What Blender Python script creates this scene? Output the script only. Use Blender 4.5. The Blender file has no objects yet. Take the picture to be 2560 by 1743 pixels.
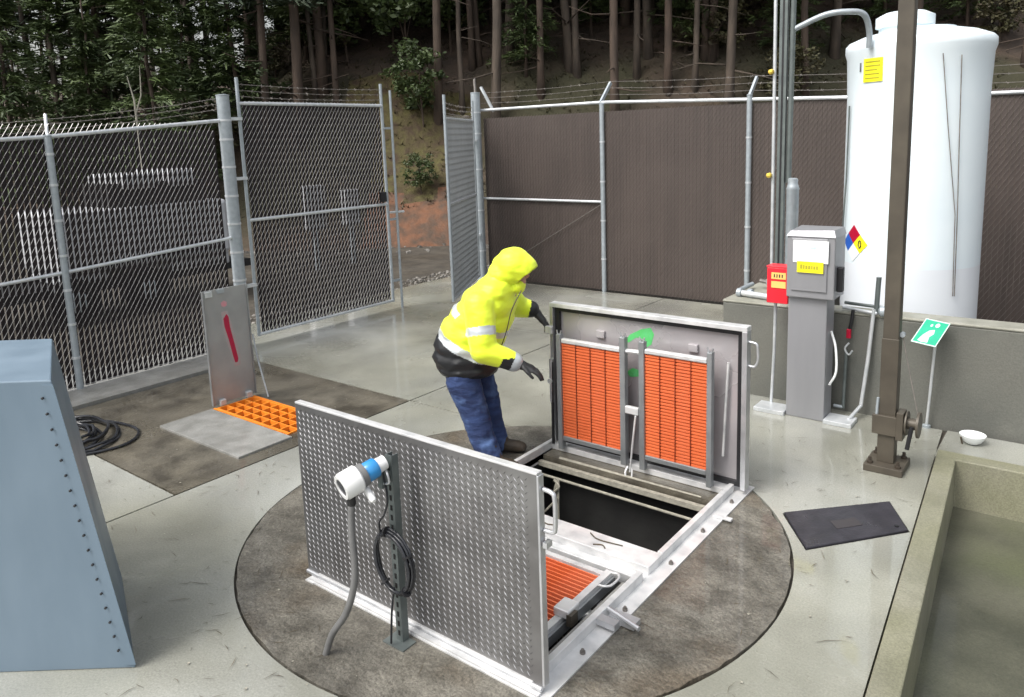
import bpy, bmesh, math, random
from mathutils import Vector, Matrix, noise
random.seed(7)
SC = bpy.context.scene
COL = SC.collection
rad = math.radians

# ------------------------------------------------------------------ camera
cam_d = bpy.data.cameras.new('camera')
cam = bpy.data.objects.new('camera', cam_d)
COL.objects.link(cam)
PITCH, ROLL, YAW = .1616, .0354, -.6687
_fw = Vector((math.sin(YAW)*math.cos(PITCH), math.cos(YAW)*math.cos(PITCH), -math.sin(PITCH)))
_rt = Vector((math.cos(YAW), -math.sin(YAW), 0))
_dn = _fw.cross(_rt)
_r = math.cos(ROLL)*_rt + math.sin(ROLL)*_dn
_d = -math.sin(ROLL)*_rt + math.cos(ROLL)*_dn
mw = Matrix((( _r.x, -_d.x, -_fw.x, 0), (_r.y, -_d.y, -_fw.y, 0), (_r.z, -_d.z, -_fw.z, 2.4), (0, 0, 0, 1)))
cam.matrix_world = mw
cam_d.sensor_width = 36
cam_d.lens = 1900/2560*36
cam_d.shift_x = (1280-1272)/2560
cam_d.shift_y = (658.3-871.5)/2560
cam_d.clip_start = .05
cam_d.clip_end = 400
SC.camera = cam
SC.render.resolution_x, SC.render.resolution_y = 1024, 697

# ------------------------------------------------------------------ sky, sun, exposure
SUN_EL, SUN_AZ = 55, 200
world = bpy.data.worlds.new('World'); SC.world = world; world.use_nodes = True
nt = world.node_tree
sky = nt.nodes.new('ShaderNodeTexSky'); sky.sky_type = 'NISHITA'; sky.sun_disc = False
sky.sun_elevation = rad(SUN_EL); sky.sun_rotation = rad(SUN_AZ)
sky.air_density = 1.5; sky.dust_density = 6; sky.ozone_density = 1
hs = nt.nodes.new('ShaderNodeHueSaturation'); hs.inputs['Saturation'].default_value = .28
nt.links.new(sky.outputs[0], hs.inputs['Color'])
nt.links.new(hs.outputs[0], nt.nodes['Background'].inputs[0])
nt.nodes['Background'].inputs[1].default_value = .15
sl = bpy.data.lights.new('sun', 'SUN'); sl.energy = 1.1; sl.angle = rad(22); sl.color = (1, .97, .92)
sun = bpy.data.objects.new('sun', sl); COL.objects.link(sun)
_az = rad(SUN_AZ); _el = rad(SUN_EL)
sd = Vector((math.sin(_az)*math.cos(_el), math.cos(_az)*math.cos(_el), math.sin(_el)))
sun.rotation_euler = sd.to_track_quat('Z', 'Y').to_euler()
SC.view_settings.view_transform = 'Standard'; SC.view_settings.look = 'None'
SC.view_settings.exposure = .7; SC.view_settings.gamma = 1

# ------------------------------------------------------------------ materials
MATS = {}
def mat(name, c1, c2=None, rough=.6, rough2=None, metal=0., ns=4., detail=6, bump=0., bs=None, lo=.35, hi=.65,
        stretch=(1, 1, 1), spec=.5, coat=0., trans=0., sheen=0., c3=None, ns3=.5, lo3=.45, hi3=.7, coords='Object', speck=0., wet=0.):
    m = bpy.data.materials.new(name); m.use_nodes = True
    n = m.node_tree.nodes; L = m.node_tree.links
    b = n['Principled BSDF']
    b.inputs['Metallic'].default_value = metal
    b.inputs['Specular IOR Level'].default_value = spec
    b.inputs['Coat Weight'].default_value = coat
    b.inputs['Coat Roughness'].default_value = .15
    b.inputs['Transmission Weight'].default_value = trans
    b.inputs['Sheen Weight'].default_value = sheen
    tc = n.new('ShaderNodeTexCoord'); mp = n.new('ShaderNodeMapping'); mp.inputs['Scale'].default_value = stretch
    L.new(tc.outputs[coords], mp.inputs[0])
    nz = n.new('ShaderNodeTexNoise'); nz.inputs['Scale'].default_value = ns; nz.inputs['Detail'].default_value = detail
    L.new(mp.outputs[0], nz.inputs['Vector'])
    mr = n.new('ShaderNodeMapRange'); mr.inputs[1].default_value = lo; mr.inputs[2].default_value = hi; mr.clamp = True
    L.new(nz.outputs[0], mr.inputs[0])
    c2 = c2 or c1
    mx = n.new('ShaderNodeMix'); mx.data_type = 'RGBA'
    mx.inputs[6].default_value = (*c1, 1); mx.inputs[7].default_value = (*c2, 1)
    L.new(mr.outputs[0], mx.inputs[0])
    out = mx.outputs[2]
    if c3:
        n3 = n.new('ShaderNodeTexNoise'); n3.inputs['Scale'].default_value = ns3; n3.inputs['Detail'].default_value = 4
        L.new(tc.outputs[coords], n3.inputs['Vector'])
        m3 = n.new('ShaderNodeMapRange'); m3.inputs[1].default_value = lo3; m3.inputs[2].default_value = hi3; m3.clamp = True
        L.new(n3.outputs[0], m3.inputs[0])
        x3 = n.new('ShaderNodeMix'); x3.data_type = 'RGBA'; L.new(m3.outputs[0], x3.inputs[0]); L.new(out, x3.inputs[6])
        x3.inputs[7].default_value = (*c3, 1); out = x3.outputs[2]
    if speck:
        n5 = n.new('ShaderNodeTexNoise'); n5.inputs['Scale'].default_value = 95; n5.inputs['Detail'].default_value = 5; n5.inputs['Roughness'].default_value = .75
        L.new(tc.outputs[coords], n5.inputs['Vector'])
        m5 = n.new('ShaderNodeMapRange'); m5.inputs[1].default_value = .32; m5.inputs[2].default_value = .68; m5.inputs[3].default_value = 1-speck; m5.inputs[4].default_value = 1+speck*.7
        L.new(n5.outputs[0], m5.inputs[0])
        x5 = n.new('ShaderNodeVectorMath'); x5.operation = 'SCALE'; L.new(out, x5.inputs[0]); L.new(m5.outputs[0], x5.inputs['Scale']); out = x5.outputs[0]
    if wet:     # standing water film: patches of darker, mirror-like surface
        n6 = n.new('ShaderNodeTexNoise'); n6.inputs['Scale'].default_value = .9; n6.inputs['Detail'].default_value = 3; n6.inputs['Distortion'].default_value = .4
        L.new(tc.outputs[coords], n6.inputs['Vector'])
        m6 = n.new('ShaderNodeMapRange'); m6.inputs[1].default_value = .34; m6.inputs[2].default_value = .68; m6.clamp = True
        L.new(n6.outputs[0], m6.inputs[0])
        k6 = n.new('ShaderNodeMath'); k6.operation = 'MULTIPLY_ADD'; k6.inputs[1].default_value = -.30; k6.inputs[2].default_value = 1; L.new(m6.outputs[0], k6.inputs[0])
        x6 = n.new('ShaderNodeVectorMath'); x6.operation = 'SCALE'; L.new(out, x6.inputs[0]); L.new(k6.outputs[0], x6.inputs['Scale']); out = x6.outputs[0]
        w6 = n.new('ShaderNodeMath'); w6.operation = 'MULTIPLY_ADD'; w6.inputs[1].default_value = wet*.6; w6.inputs[2].default_value = wet*.4; L.new(m6.outputs[0], w6.inputs[0])
        L.new(w6.outputs[0], b.inputs['Coat Weight']); b.inputs['Coat Roughness'].default_value = .06
    L.new(out, b.inputs['Base Color'])
    if rough2 is not None:
        n2 = n.new('ShaderNodeTexNoise'); n2.inputs['Scale'].default_value = ns*.37; n2.inputs['Detail'].default_value = 5
        L.new(tc.outputs[coords], n2.inputs['Vector'])
        m2 = n.new('ShaderNodeMapRange'); m2.inputs[1].default_value = .32; m2.inputs[2].default_value = .68
        m2.inputs[3].default_value = rough; m2.inputs[4].default_value = rough2; m2.clamp = True
        L.new(n2.outputs[0], m2.inputs[0]); L.new(m2.outputs[0], b.inputs['Roughness'])
    else:
        b.inputs['Roughness'].default_value = rough
    if bump:
        bn = n.new('ShaderNodeTexNoise'); bn.inputs['Scale'].default_value = bs or ns*4; bn.inputs['Detail'].default_value = 8
        L.new(mp.outputs[0], bn.inputs['Vector'])
        bp = n.new('ShaderNodeBump'); bp.inputs['Strength'].default_value = 1; bp.inputs['Distance'].default_value = bump
        L.new(bn.outputs[0], bp.inputs['Height']); L.new(bp.outputs[0], b.inputs['Normal'])
    MATS[name] = m
    return m

M = MATS
mat('concrete', (.36, .362, .308), (.27, .272, .225), rough=.06, rough2=.38, ns=2.2, detail=9, bump=.0018, bs=60, lo=.3, hi=.72, c3=(.40, .41, .385), ns3=.55, spec=.6, speck=.22, wet=.95)
mat('concrete_mossy', (.25, .243, .185), (.175, .172, .122), rough=.25, rough2=.7, ns=3, bump=.002, bs=50, c3=(.19, .19, .115), ns3=1.1, speck=.3)
mat('concrete_green', (.115, .115, .082), (.07, .072, .05), rough=.3, rough2=.7, ns=3, bump=.003, bs=40, c3=(.10, .11, .06), ns3=1.3, speck=.3, wet=.6)
mat('concrete_dark', (.155, .140, .108), (.060, .053, .040), rough=.2, rough2=.7, ns=4, detail=12, bump=.009, bs=26, c3=(.14, .127, .10), ns3=1.3, speck=.3, wet=.7)
mat('concrete_broom', (.20, .187, .156), (.095, .087, .070), rough=.35, rough2=.8, ns=6, detail=15, bump=.014, bs=34, stretch=(1, 1, 1), c3=(.16, .125, .085), ns3=1.3, lo=.36, hi=.64, lo3=.52, hi3=.72, speck=.6, wet=.45)
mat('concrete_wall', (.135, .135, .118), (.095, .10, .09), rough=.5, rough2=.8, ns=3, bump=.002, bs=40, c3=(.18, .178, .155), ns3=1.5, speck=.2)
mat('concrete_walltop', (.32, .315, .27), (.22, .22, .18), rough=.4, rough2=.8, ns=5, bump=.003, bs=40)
mat('concrete_pale', (.31, .31, .295), (.22, .22, .205), rough=.3, rough2=.7, ns=6, detail=10, bump=.003, bs=30, speck=.25, wet=.5)
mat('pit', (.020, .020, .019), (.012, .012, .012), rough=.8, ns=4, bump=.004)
mat('water', (.008, .009, .01), rough=.15, bump=.003, bs=6)
mat('dirt', (.085, .074, .058), (.05, .044, .036), rough=.5, rough2=.85, ns=3, detail=10, bump=.02, bs=9)
mat('galv', (.40, .445, .475), (.33, .37, .40), rough=.38, rough2=.55, metal=.35, ns=18, bump=.0004)
mat('galv_bright', (.68, .70, .72), (.55, .58, .6), rough=.3, rough2=.5, metal=.45, ns=14)
mat('wire', (.50, .49, .48), (.40, .39, .39), rough=.4, metal=.3, ns=9)
mat('barb', (.26, .235, .215), (.16, .15, .14), rough=.5, metal=.4, ns=20)
mat('slat_shaded', (.012, .009, .010), (.020, .015, .016), rough=.6, ns=3, spec=.25)  # brown slats of the left fence, with shade painted into the colour
mat('slat_sheen', (.30, .33, .36), (.24, .27, .30), rough=.4, ns=3)  # grazing sky sheen on the slats, put into the colour as grey
mat('slat_brown_lit', (.076, .058, .051), (.058, .045, .040), rough=.6, ns=11, detail=3, stretch=(1, 1, .03), lo=.3, hi=.7, c3=(.085, .066, .058), ns3=.7)  # same slats on the right fence, with frontal sky light painted in
mat('alu', (.62, .63, .65), (.50, .51, .53), rough=.3, rough2=.5, metal=.75, ns=9, bump=.0003)
mat('alu_white', (.72, .72, .72), (.48, .49, .50), rough=.3, rough2=.55, metal=.35, ns=9, detail=10, lo=.4, hi=.75)
mat('alu_sheet2', (.36, .37, .37), (.30, .31, .31), rough=.4, rough2=.55, metal=.25, ns=4)
mat('alu_sheet', (.50, .475, .49), (.42, .40, .415), rough=.2, rough2=.34, metal=.35, ns=2.5, bump=.0006, bs=3)
mat('alu_grey', (.36, .375, .385), (.27, .285, .295), rough=.35, rough2=.55, metal=.6, ns=7)
mat('plate', (.21, .205, .205), (.15, .147, .147), rough=.32, rough2=.55, metal=.7, ns=5, c3=(.25, .25, .25), ns3=3)
mat('lug_lit', (.60, .60, .61), (.42, .42, .43), rough=.3, rough2=.45, metal=.6, ns=4)  # lit copy: light on the lugs facing up-left is painted in
mat('lug_shaded', (.20, .198, .20), (.13, .128, .13), rough=.4, metal=.7, ns=4)  # shaded copy of the lug metal for the other slant
mat('rubber', (.012, .012, .014), rough=.5, ns=5)
mat('black_hose', (.013, .014, .017), (.028, .030, .036), rough=.16, ns=8)
mat('orange', (.70, .15, .05), (.60, .11, .035), rough=.45, ns=5, c3=(.74, .22, .11), ns3=2.5)
mat('orange_bright', (.85, .27, .025), (.75, .2, .02), rough=.45, ns=5)
mat('orange_deep', (.20, .028, .010), (.15, .02, .008), rough=.4, ns=6)  # dark orange; also paints the shade in the upright grates' gaps
mat('orange_gap_shade', (.42, .03, .012), (.34, .02, .01), rough=.5, ns=6)  # dark red that paints shade below the flat grate's slats
mat('grey_conduit', (.16, .16, .16), (.12, .12, .12), rough=.45, ns=9)
mat('strut', (.16, .185, .18), (.12, .14, .14), rough=.45, metal=.4, ns=9)
mat('hole', (.01, .01, .01), rough=.8)
mat('tx_white', (.78, .79, .78), (.7, .7, .7), rough=.3, ns=5, coat=.2)
mat('tx_blue', (.03, .27, .62), (.03, .24, .55), rough=.3, ns=5, coat=.3)
mat('glass', (.02, .02, .03), rough=.08, spec=.7)
mat('bluegrey', (.165, .225, .285), (.135, .19, .245), rough=.3, rough2=.55, ns=4, detail=10, stretch=(1, 1, .35), bump=.0006, bs=7)
mat('stainless', (.34, .34, .36), (.28, .285, .30), rough=.35, rough2=.5, metal=.35, ns=3, stretch=(1, 1, .15))
mat('label_white', (.85, .88, .88), rough=.4)
mat('label_yellow', (.95, .87, .02), (.9, .8, .02), rough=.4, ns=8)
mat('label_ink', (.42, .38, .03), rough=.5)
mat('ink', (.03, .03, .03), rough=.5)
mat('red_box', (.80, .025, .045), (.72, .02, .035), rough=.35, ns=4, coat=.3)
mat('label_orange', (.93, .55, .16), rough=.5)
mat('brown_steel', (.095, .082, .062), (.068, .058, .045), rough=.4, rough2=.6, ns=5, metal=.2)
mat('tank', (.80, .88, .92), (.75, .84, .89), rough=.35, ns=2, spec=.5)
mat('tank_full', (.78, .82, .86), (.75, .79, .84), rough=.35, ns=2)
mat('blue', (.02, .11, .5), rough=.4)
mat('red', (.45, .0, .03), rough=.4)
mat('spray_red', (.42, .008, .05), (.36, .008, .045), rough=.6, ns=20)
mat('spray_pink', (.62, .22, .27), (.5, .3, .32), rough=.7, ns=40)
mat('spray_green', (.08, .50, .12), (.12, .55, .2), rough=.6, ns=20)
mat('green_sign', (.02, .40, .22), (.03, .45, .27), rough=.35, ns=6)
mat('sign_white', (.65, .85, .76), rough=.4)
mat('lid_black', (.020, .019, .025), (.034, .032, .041), rough=.22, rough2=.55, ns=9, detail=10, bump=.002, bs=60)
mat('bark', (.095, .067, .050), (.048, .035, .027), rough=.85, ns=5, stretch=(1, 1, .25), bump=.02, bs=14)
mat('bark_grey', (.100, .078, .060), (.05, .040, .032), rough=.85, ns=5, stretch=(1, 1, .25), bump=.02, bs=14)
mat('needles', (.095, .135, .042), (.04, .062, .026), rough=.6, ns=1.1)
mat('needles_blue', (.050, .072, .038), (.028, .042, .026), rough=.6, ns=1.1)
mat('leaves', (.065, .095, .028), (.036, .058, .018), rough=.5, ns=1.5)
mat('leaves_yellow', (.075, .075, .028), (.05, .038, .022), rough=.6, ns=1.5)
mat('litter', (.085, .058, .042), (.045, .034, .026), rough=.95, ns=1.2, detail=10, bump=.08, bs=5, c3=(.038, .036, .018), ns3=.25, lo3=.45, hi3=.62)
mat('clay', (.155, .068, .034), (.07, .045, .030), rough=.8, ns=3.4, detail=10, bump=.05, bs=5)
mat('moss', (.085, .075, .024), (.055, .036, .020), rough=.9, ns=3.5, detail=10, bump=.06, bs=7)
mat('stone', (.25, .235, .21), (.14, .13, .12), rough=.7, ns=6, bump=.005)
mat('twig', (.10, .075, .045), (.055, .045, .03), rough=.8)
mat('jacket', (.84, .99, .045), (.78, .94, .03), rough=.5, ns=6, bump=.012, bs=5.5, stretch=(1, 1, 2.2), sheen=.2)
mat('jacket_black', (.008, .009, .011), (.015, .016, .019), rough=.5, ns=6, bump=.008, bs=10)
mat('reflective', (.60, .64, .66), (.5, .54, .56), rough=.35, ns=9, metal=.2, bump=.003, bs=14)
mat('denim', (.026, .052, .150), (.012, .023, .075), rough=.85, ns=5, detail=8, bump=.022, bs=6, stretch=(1, 1, 2.5), c3=(.085, .15, .32), ns3=7, lo3=.5, hi3=.72)  # lighter blue patches paint highlights and dark folds into the cloth
mat('skin', (.5, .28, .2), (.45, .25, .18), rough=.5, ns=10)
mat('glove', (.012, .012, .013), (.03, .03, .032), rough=.6, ns=14, bump=.003)
mat('boot', (.055, .040, .026), (.035, .027, .02), rough=.6, ns=9, bump=.003)
mat('sole', (.012, .011, .01), rough=.7)
mat('truck_white', (.52, .53, .56), (.40, .41, .43), rough=.35, ns=3)
mat('brass', (.72, .52, .08), rough=.35, metal=.4)
mat('rope', (.33, .315, .26), (.22, .21, .175), rough=.8, ns=30)

# ------------------------------------------------------------------ helpers
ORG = {}
def V(*a): return Vector(a)
def thing(name, label, cat, loc=(0, 0, 0), group=None):
    o = bpy.data.objects.new(name, None); COL.objects.link(o); o.location = loc; o.empty_display_size = .1
    o['label'] = label; o['category'] = cat
    if group: o['group'] = group
    ORG[o] = Vector(loc)
    return o
def tag(o, label, cat, group=None):
    o['label'] = label; o['category'] = cat
    if group: o['group'] = group
    return o

class MB:
    def __init__(s): s.v = []; s.f = []
    def add(s, vs, fs):
        k = len(s.v); s.v += [tuple(v) for v in vs]; s.f += [tuple(i+k for i in f) for f in fs]; return s
    def box(s, x0, y0, z0, x1, y1, z1):
        if x0 > x1: x0, x1 = x1, x0
        if y0 > y1: y0, y1 = y1, y0
        if z0 > z1: z0, z1 = z1, z0
        return s.add([(x0, y0, z0), (x1, y0, z0), (x1, y1, z0), (x0, y1, z0), (x0, y0, z1), (x1, y0, z1), (x1, y1, z1), (x0, y1, z1)],
                     [(0, 3, 2, 1), (4, 5, 6, 7), (0, 1, 5, 4), (1, 2, 6, 5), (2, 3, 7, 6), (3, 0, 4, 7)])
    def obox(s, c, ax, ay, az):   # centre and three half-axis vectors
        c, ax, ay, az = Vector(c), Vector(ax), Vector(ay), Vector(az)
        vs = [c+i*ax+j*ay+k*az for k in (-1, 1) for i, j in ((-1, -1), (1, -1), (1, 1), (-1, 1))]
        return s.add(vs, [(0, 3, 2, 1), (4, 5, 6, 7), (0, 1, 5, 4), (1, 2, 6, 5), (2, 3, 7, 6), (3, 0, 4, 7)])
    def poly(s, pts, z0, z1):     # prism over a ccw polygon
        n = len(pts)
        return s.add([(x, y, z0) for x, y in pts]+[(x, y, z1) for x, y in pts],
                     [tuple(range(n-1, -1, -1)), tuple(range(n, 2*n))]+[(i, (i+1) % n, n+(i+1) % n, n+i) for i in range(n)])
    def flat(s, pts3, nrm, th=.002):   # thin plate over a 3d polygon
        nrm = Vector(nrm)*th; n = len(pts3); P = [Vector(p) for p in pts3]
        return s.add(P+[p+nrm for p in P], [tuple(range(n-1, -1, -1)), tuple(range(n, 2*n))]+[(i, (i+1) % n, n+(i+1) % n, n+i) for i in range(n)])
    def tube(s, pts, r, n=10, cap=True, closed=False):
        P = [Vector(p) for p in pts]; m = len(P)
        rs = r if isinstance(r, (list, tuple)) else [r]*m
        k = len(s.v); up = None
        for i in range(m):
            if closed: t = P[(i+1) % m]-P[i-1]
            else: t = (P[min(i+1, m-1)]-P[max(i-1, 0)])
            t.normalize()
            if up is None:
                up = Vector((0, 0, 1)) if abs(t.z) < .9 else Vector((1, 0, 0))
            a = up-t*up.dot(t)
            if a.length < 1e-4: a = t.orthogonal()
            a.normalize(); b = t.cross(a); up = a
            for j in range(n):
                g = 2*math.pi*j/n
                s.v.append(tuple(P[i]+(a*math.cos(g)+b*math.sin(g))*rs[i]))
        for i in range(m if closed else m-1):
            i2 = (i+1) % m
            for j in range(n):
                s.f.append((k+i*n+j, k+i*n+(j+1) % n, k+i2*n+(j+1) % n, k+i2*n+j))
        if cap and not closed:
            s.f.append(tuple(k+j for j in range(n-1, -1, -1))); s.f.append(tuple(k+(m-1)*n+j for j in range(n)))
        return s
    def lathe(s, base, axis, prof, n=24):   # prof: list of (along, radius)
        base = Vector(base); t = Vector(axis).normalized(); a = t.orthogonal().normalized(); b = t.cross(a); k = len(s.v)
        for h, r in prof:
            for j in range(n):
                g = 2*math.pi*j/n
                s.v.append(tuple(base+t*h+(a*math.cos(g)+b*math.sin(g))*r))
        m = len(prof)
        for i in range(m-1):
            for j in range(n):
                s.f.append((k+i*n+j, k+i*n+(j+1) % n, k+(i+1)*n+(j+1) % n, k+(i+1)*n+j))
        s.f.append(tuple(k+j for j in range(n-1, -1, -1))); s.f.append(tuple(k+(m-1)*n+j for j in range(n)))
        return s
    def build(s, name, m, parent=None, loc=None, smooth=False, bevel=0, kind=None, label=None):
        me = bpy.data.meshes.new(name)
        org = Vector((0, 0, 0))
        if parent is not None: org = ORG.get(parent, Vector((0, 0, 0)))
        elif loc is not None: org = Vector(loc)
        me.from_pydata([(v[0]-org.x, v[1]-org.y, v[2]-org.z) for v in s.v], [], s.f)
        me.materials.append(M[m] if isinstance(m, str) else m)
        if smooth:
            me.polygons.foreach_set('use_smooth', [True]*len(me.polygons))
        me.update()
        o = bpy.data.objects.new(name, me); COL.objects.link(o)
        if parent is not None:
            o.parent = parent; ORG[o] = org
        else:
            o.location = org; ORG[o] = org
        if bevel:
            b = o.modifiers.new('bevel', 'BEVEL'); b.width = bevel; b.segments = 2; b.limit_method = 'ANGLE'
        if smooth:
            try: o.data.set_sharp_from_angle(angle=rad(50))
            except Exception: pass
        if kind: o['kind'] = kind
        if label: o['label'] = label
        return o
def struct(mb, name, m, **k):
    o = mb.build(name, m, **k); o['kind'] = 'structure'; return o
def bake(o):
    dg = bpy.context.evaluated_depsgraph_get()
    me = bpy.data.meshes.new_from_object(o.evaluated_get(dg))
    old = o.data; o.modifiers.clear(); o.data = me
    bpy.data.meshes.remove(old)
def cut(o, cutters):
    tmp = []
    for mb in cutters:
        me = bpy.data.meshes.new('cutter'); me.from_pydata(mb.v, [], mb.f); me.update()
        c = bpy.data.objects.new('cutter', me); COL.objects.link(c); tmp.append(c)
        b = o.modifiers.new('cut', 'BOOLEAN'); b.operation = 'DIFFERENCE'; b.object = c; b.solver = 'EXACT'
    bpy.context.view_layer.update(); bake(o)
    for c in tmp:
        me = c.data; bpy.data.objects.remove(c); bpy.data.meshes.remove(me)
def copy_part(o, parent, loc):
    c = o.copy(); COL.objects.link(c); c.parent = parent; c.location = loc; return c
def spline(pts, n=8):
    P = [Vector(p) for p in pts]; out = []
    Q = [2*P[0]-P[1]]+P+[2*P[-1]-P[-2]]
    for i in range(1, len(Q)-2):
        for k in range(n):
            t = k/n
            out.append(.5*((2*Q[i])+(-Q[i-1]+Q[i+1])*t+(2*Q[i-1]-5*Q[i]+4*Q[i+1]-Q[i+2])*t*t+(-Q[i-1]+3*Q[i]-3*Q[i+1]+Q[i+2])*t**3))
    out.append(P[-1]); return out

# ------------------------------------------------------------------ ground sheet with real openings
HOLES = [(-3.27, 2.42, -1.86, 4.60), (-6.40, 3.62, -5.30, 4.02), (-.72, -2.5, 3.0, 5.95)]
xs = sorted({-120, 120, *[h[0] for h in HOLES], *[h[2] for h in HOLES]})
ys = sorted({-60, 140, *[h[1] for h in HOLES], *[h[3] for h in HOLES]})
g = MB()
for i in range(len(xs)-1):
    for j in range(len(ys)-1):
        cx, cy = (xs[i]+xs[i+1])/2, (ys[j]+ys[j+1])/2
        if any(h[0] < cx < h[2] and h[1] < cy < h[3] for h in HOLES): continue
        g.add([(xs[i], ys[j], -.03), (xs[i+1], ys[j], -.03), (xs[i+1], ys[j+1], -.03), (xs[i], ys[j+1], -.03)], [(0, 1, 2, 3)])
struct(g, 'ground', 'dirt')

yard = bpy.data.objects.new('concrete_yard', None); COL.objects.link(yard); yard['kind'] = 'structure'; ORG[yard] = V(0, 0, 0)
DC, DR = (-2.80, 3.49), 1.65
def disc(r, z0, z1, n=180, rag=0.):
    def rr(i):
        a = 2*math.pi*i/n; return r-rag*abs(noise.noise(Vector((math.cos(a)*9, math.sin(a)*9, 3))))-rag*.5*abs(noise.noise(Vector((math.cos(a)*40, math.sin(a)*40, 7))))
    return MB().poly([(DC[0]+rr(i)*math.cos(2*math.pi*i/n), DC[1]+rr(i)*math.sin(2*math.pi*i/n)) for i in range(n)], z0, z1)
J = .008
def panel(x0, y0, x1, y1, m='concrete', cutters=(), name='concrete_panel', z=0., z0=-.04):
    o = MB().box(x0+J, y0+J, z0, x1-J, y1-J, z).build(name, m, yard)
    if cutters: cut(o, cutters)
    return o
dcut = disc(DR+.014, -.2, .2)
lidcut = MB().add([(-1.47, 4.565, -.2), (-1.215, 4.205, -.2), (-.775, 4.755, -.2), (-.955, 5.095, -.2), (-1.47, 4.565, .2), (-1.215, 4.205, .2), (-.775, 4.755, .2), (-.955, 5.095, .2)],
                  [(0, 3, 2, 1), (4, 5, 6, 7), (0, 1, 5, 4), (1, 2, 6, 5), (2, 3, 7, 6), (3, 0, 4, 7)])
panel(-7.58, -3, -5.03, 2.47)
panel(-5.03, -3, -2.5, 4.79, cutters=[dcut])
panel(-5.03, 4.79, -2.5, 7.45, cutters=[dcut])
panel(-5.03, 7.45, -2.5, 10.04)
panel(-9.2, 4.79, -5.03, 7.45)
panel(-9.2, 7.45, -5.03, 10.04)
def slantx(y, x): return x-.065*(y-3.9)
o = MB().poly([(-2.5+J, -3), (slantx(-3, -.71), -3), (slantx(6.6, -.71), 6.6), (-2.5+J, 6.6)], -.04, 0).build('concrete_panel', 'concrete', yard); cut(o, [dcut, lidcut])
panel(-.86, 6.02, 4.5, 6.62)
panel(-2.5, 6.6, -1.0, 7.0)
panel(-8.75, -3, -7.58, 4.79, 'concrete_pale', name='kerb_strip', z=.035)
pad = panel(-7.58, 2.47, -5.03, 4.79, 'concrete_dark', name='dark_pad', cutters=[MB().box(-6.40, 3.62, -.5, -5.30, 4.02, .5)])
pit_box = MB().box(-3.27, 2.42, -.5, -1.86, 4.60, .5)
od = disc(DR+.006, -.04, .004, rag=.02).build('round_pad', 'concrete_broom', yard); cut(od, [pit_box])
# pit shafts
pw = MB()
def shaft(x0, y0, x1, y1, z0, z1):
    return MB().add([(x0, y0, z0), (x1, y0, z0), (x1, y1, z0), (x0, y1, z0), (x0, y0, z1), (x1, y0, z1), (x1, y1, z1), (x0, y1, z1)],
                    [(0, 1, 2, 3), (0, 4, 5, 1), (1, 5, 6, 2), (2, 6, 7, 3), (3, 7, 4, 0)])
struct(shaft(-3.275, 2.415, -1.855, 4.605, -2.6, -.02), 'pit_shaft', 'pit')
struct(MB().add([(-3.3, 2.4, -2.1), (-1.8, 2.4, -2.1), (-1.8, 4.62, -2.1), (-3.3, 4.62, -2.1)], [(0, 1, 2, 3)]), 'pit_water', 'water')
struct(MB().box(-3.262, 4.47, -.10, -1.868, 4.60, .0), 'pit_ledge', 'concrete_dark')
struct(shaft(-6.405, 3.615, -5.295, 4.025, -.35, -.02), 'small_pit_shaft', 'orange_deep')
# sunken channel with kerb at the right
bas = MB().add([(-.75, -2.6, -.28), (3.1, -2.6, -.28), (3.1, 6.0, -.28), (-.75, 6.0, -.28)], [(0, 1, 2, 3)])
struct(bas, 'channel_floor', 'concrete_green')
kb = MB().poly([(slantx(-2.5, -.69), -2.5), (slantx(-2.5, -.565), -2.5), (slantx(5.86, -.565), 5.86), (3.0, 5.86), (3.0, 6.0), (slantx(6.0, -.69), 6.0)], -.29, .07)
struct(kb, 'channel_kerb', 'concrete_mossy', bevel=.008)

# ------------------------------------------------------------------ hillside
FD = Vector((-.62, .785)); LD = Vector((.785, .62))
def sstep(a, b, x):
    t = max(0, min(1, (x-a)/(b-a))); return t*t*(3-2*t)
def hill_z(d, l):
    d0 = 18.3+.6*noise.noise(Vector((l*.2, 3, 1)))
    if d < d0-1.2: return -.12
    slope = .16+.55*sstep(-13, -5, l)
    z = -.12+.75*sstep(d0-.8, d0+.7, d)
    if d > d0: z += 2.6*sstep(d0, d0+4, d)*sstep(-14, -5, l)+slope*max(0, d-d0-2.5)
    if d > d0: z += .25*noise.noise(Vector((d*.5, l*.5, 0)))+.5*noise.noise(Vector((d*.15, l*.15, 5)))*sstep(d0, d0+5, d)
    return z
def dl(d, l): return (FD.x*d+LD.x*l, FD.y*d+LD.y*l)
hm = MB(); ND, NL = 80, 110
dd = [16+46*(i/ND)**1.6 for i in range(ND+1)]; ll = [-48+96*j/NL for j in range(NL+1)]
for d in dd:
    for l in ll:
        x, y = dl(d, l); hm.v.append((x, y, hill_z(d, l)))
for i in range(ND):
    for j in range(NL):
        a = i*(NL+1)+j; hm.f.append((a, a+NL+1, a+NL+2, a+1))
ho = struct(hm, 'hillside', 'litter', smooth=True)
ho.data.materials.append(M['clay']); ho.data.materials.append(M['moss'])
for p in ho.data.polygons:
    c = p.center; d = FD.x*c.x+FD.y*c.y; l = LD.x*c.x+LD.y*c.y
    e = noise.noise(Vector((d*.6, l*.6, 2))); ga = abs(l/d+.115) < .06+.02*e
    if d < 19.3+e*.7 and abs(l/d+.115) < .075: p.material_index = 1
    elif d < 22.5+e*1.5 and ga: p.material_index = 2

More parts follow.
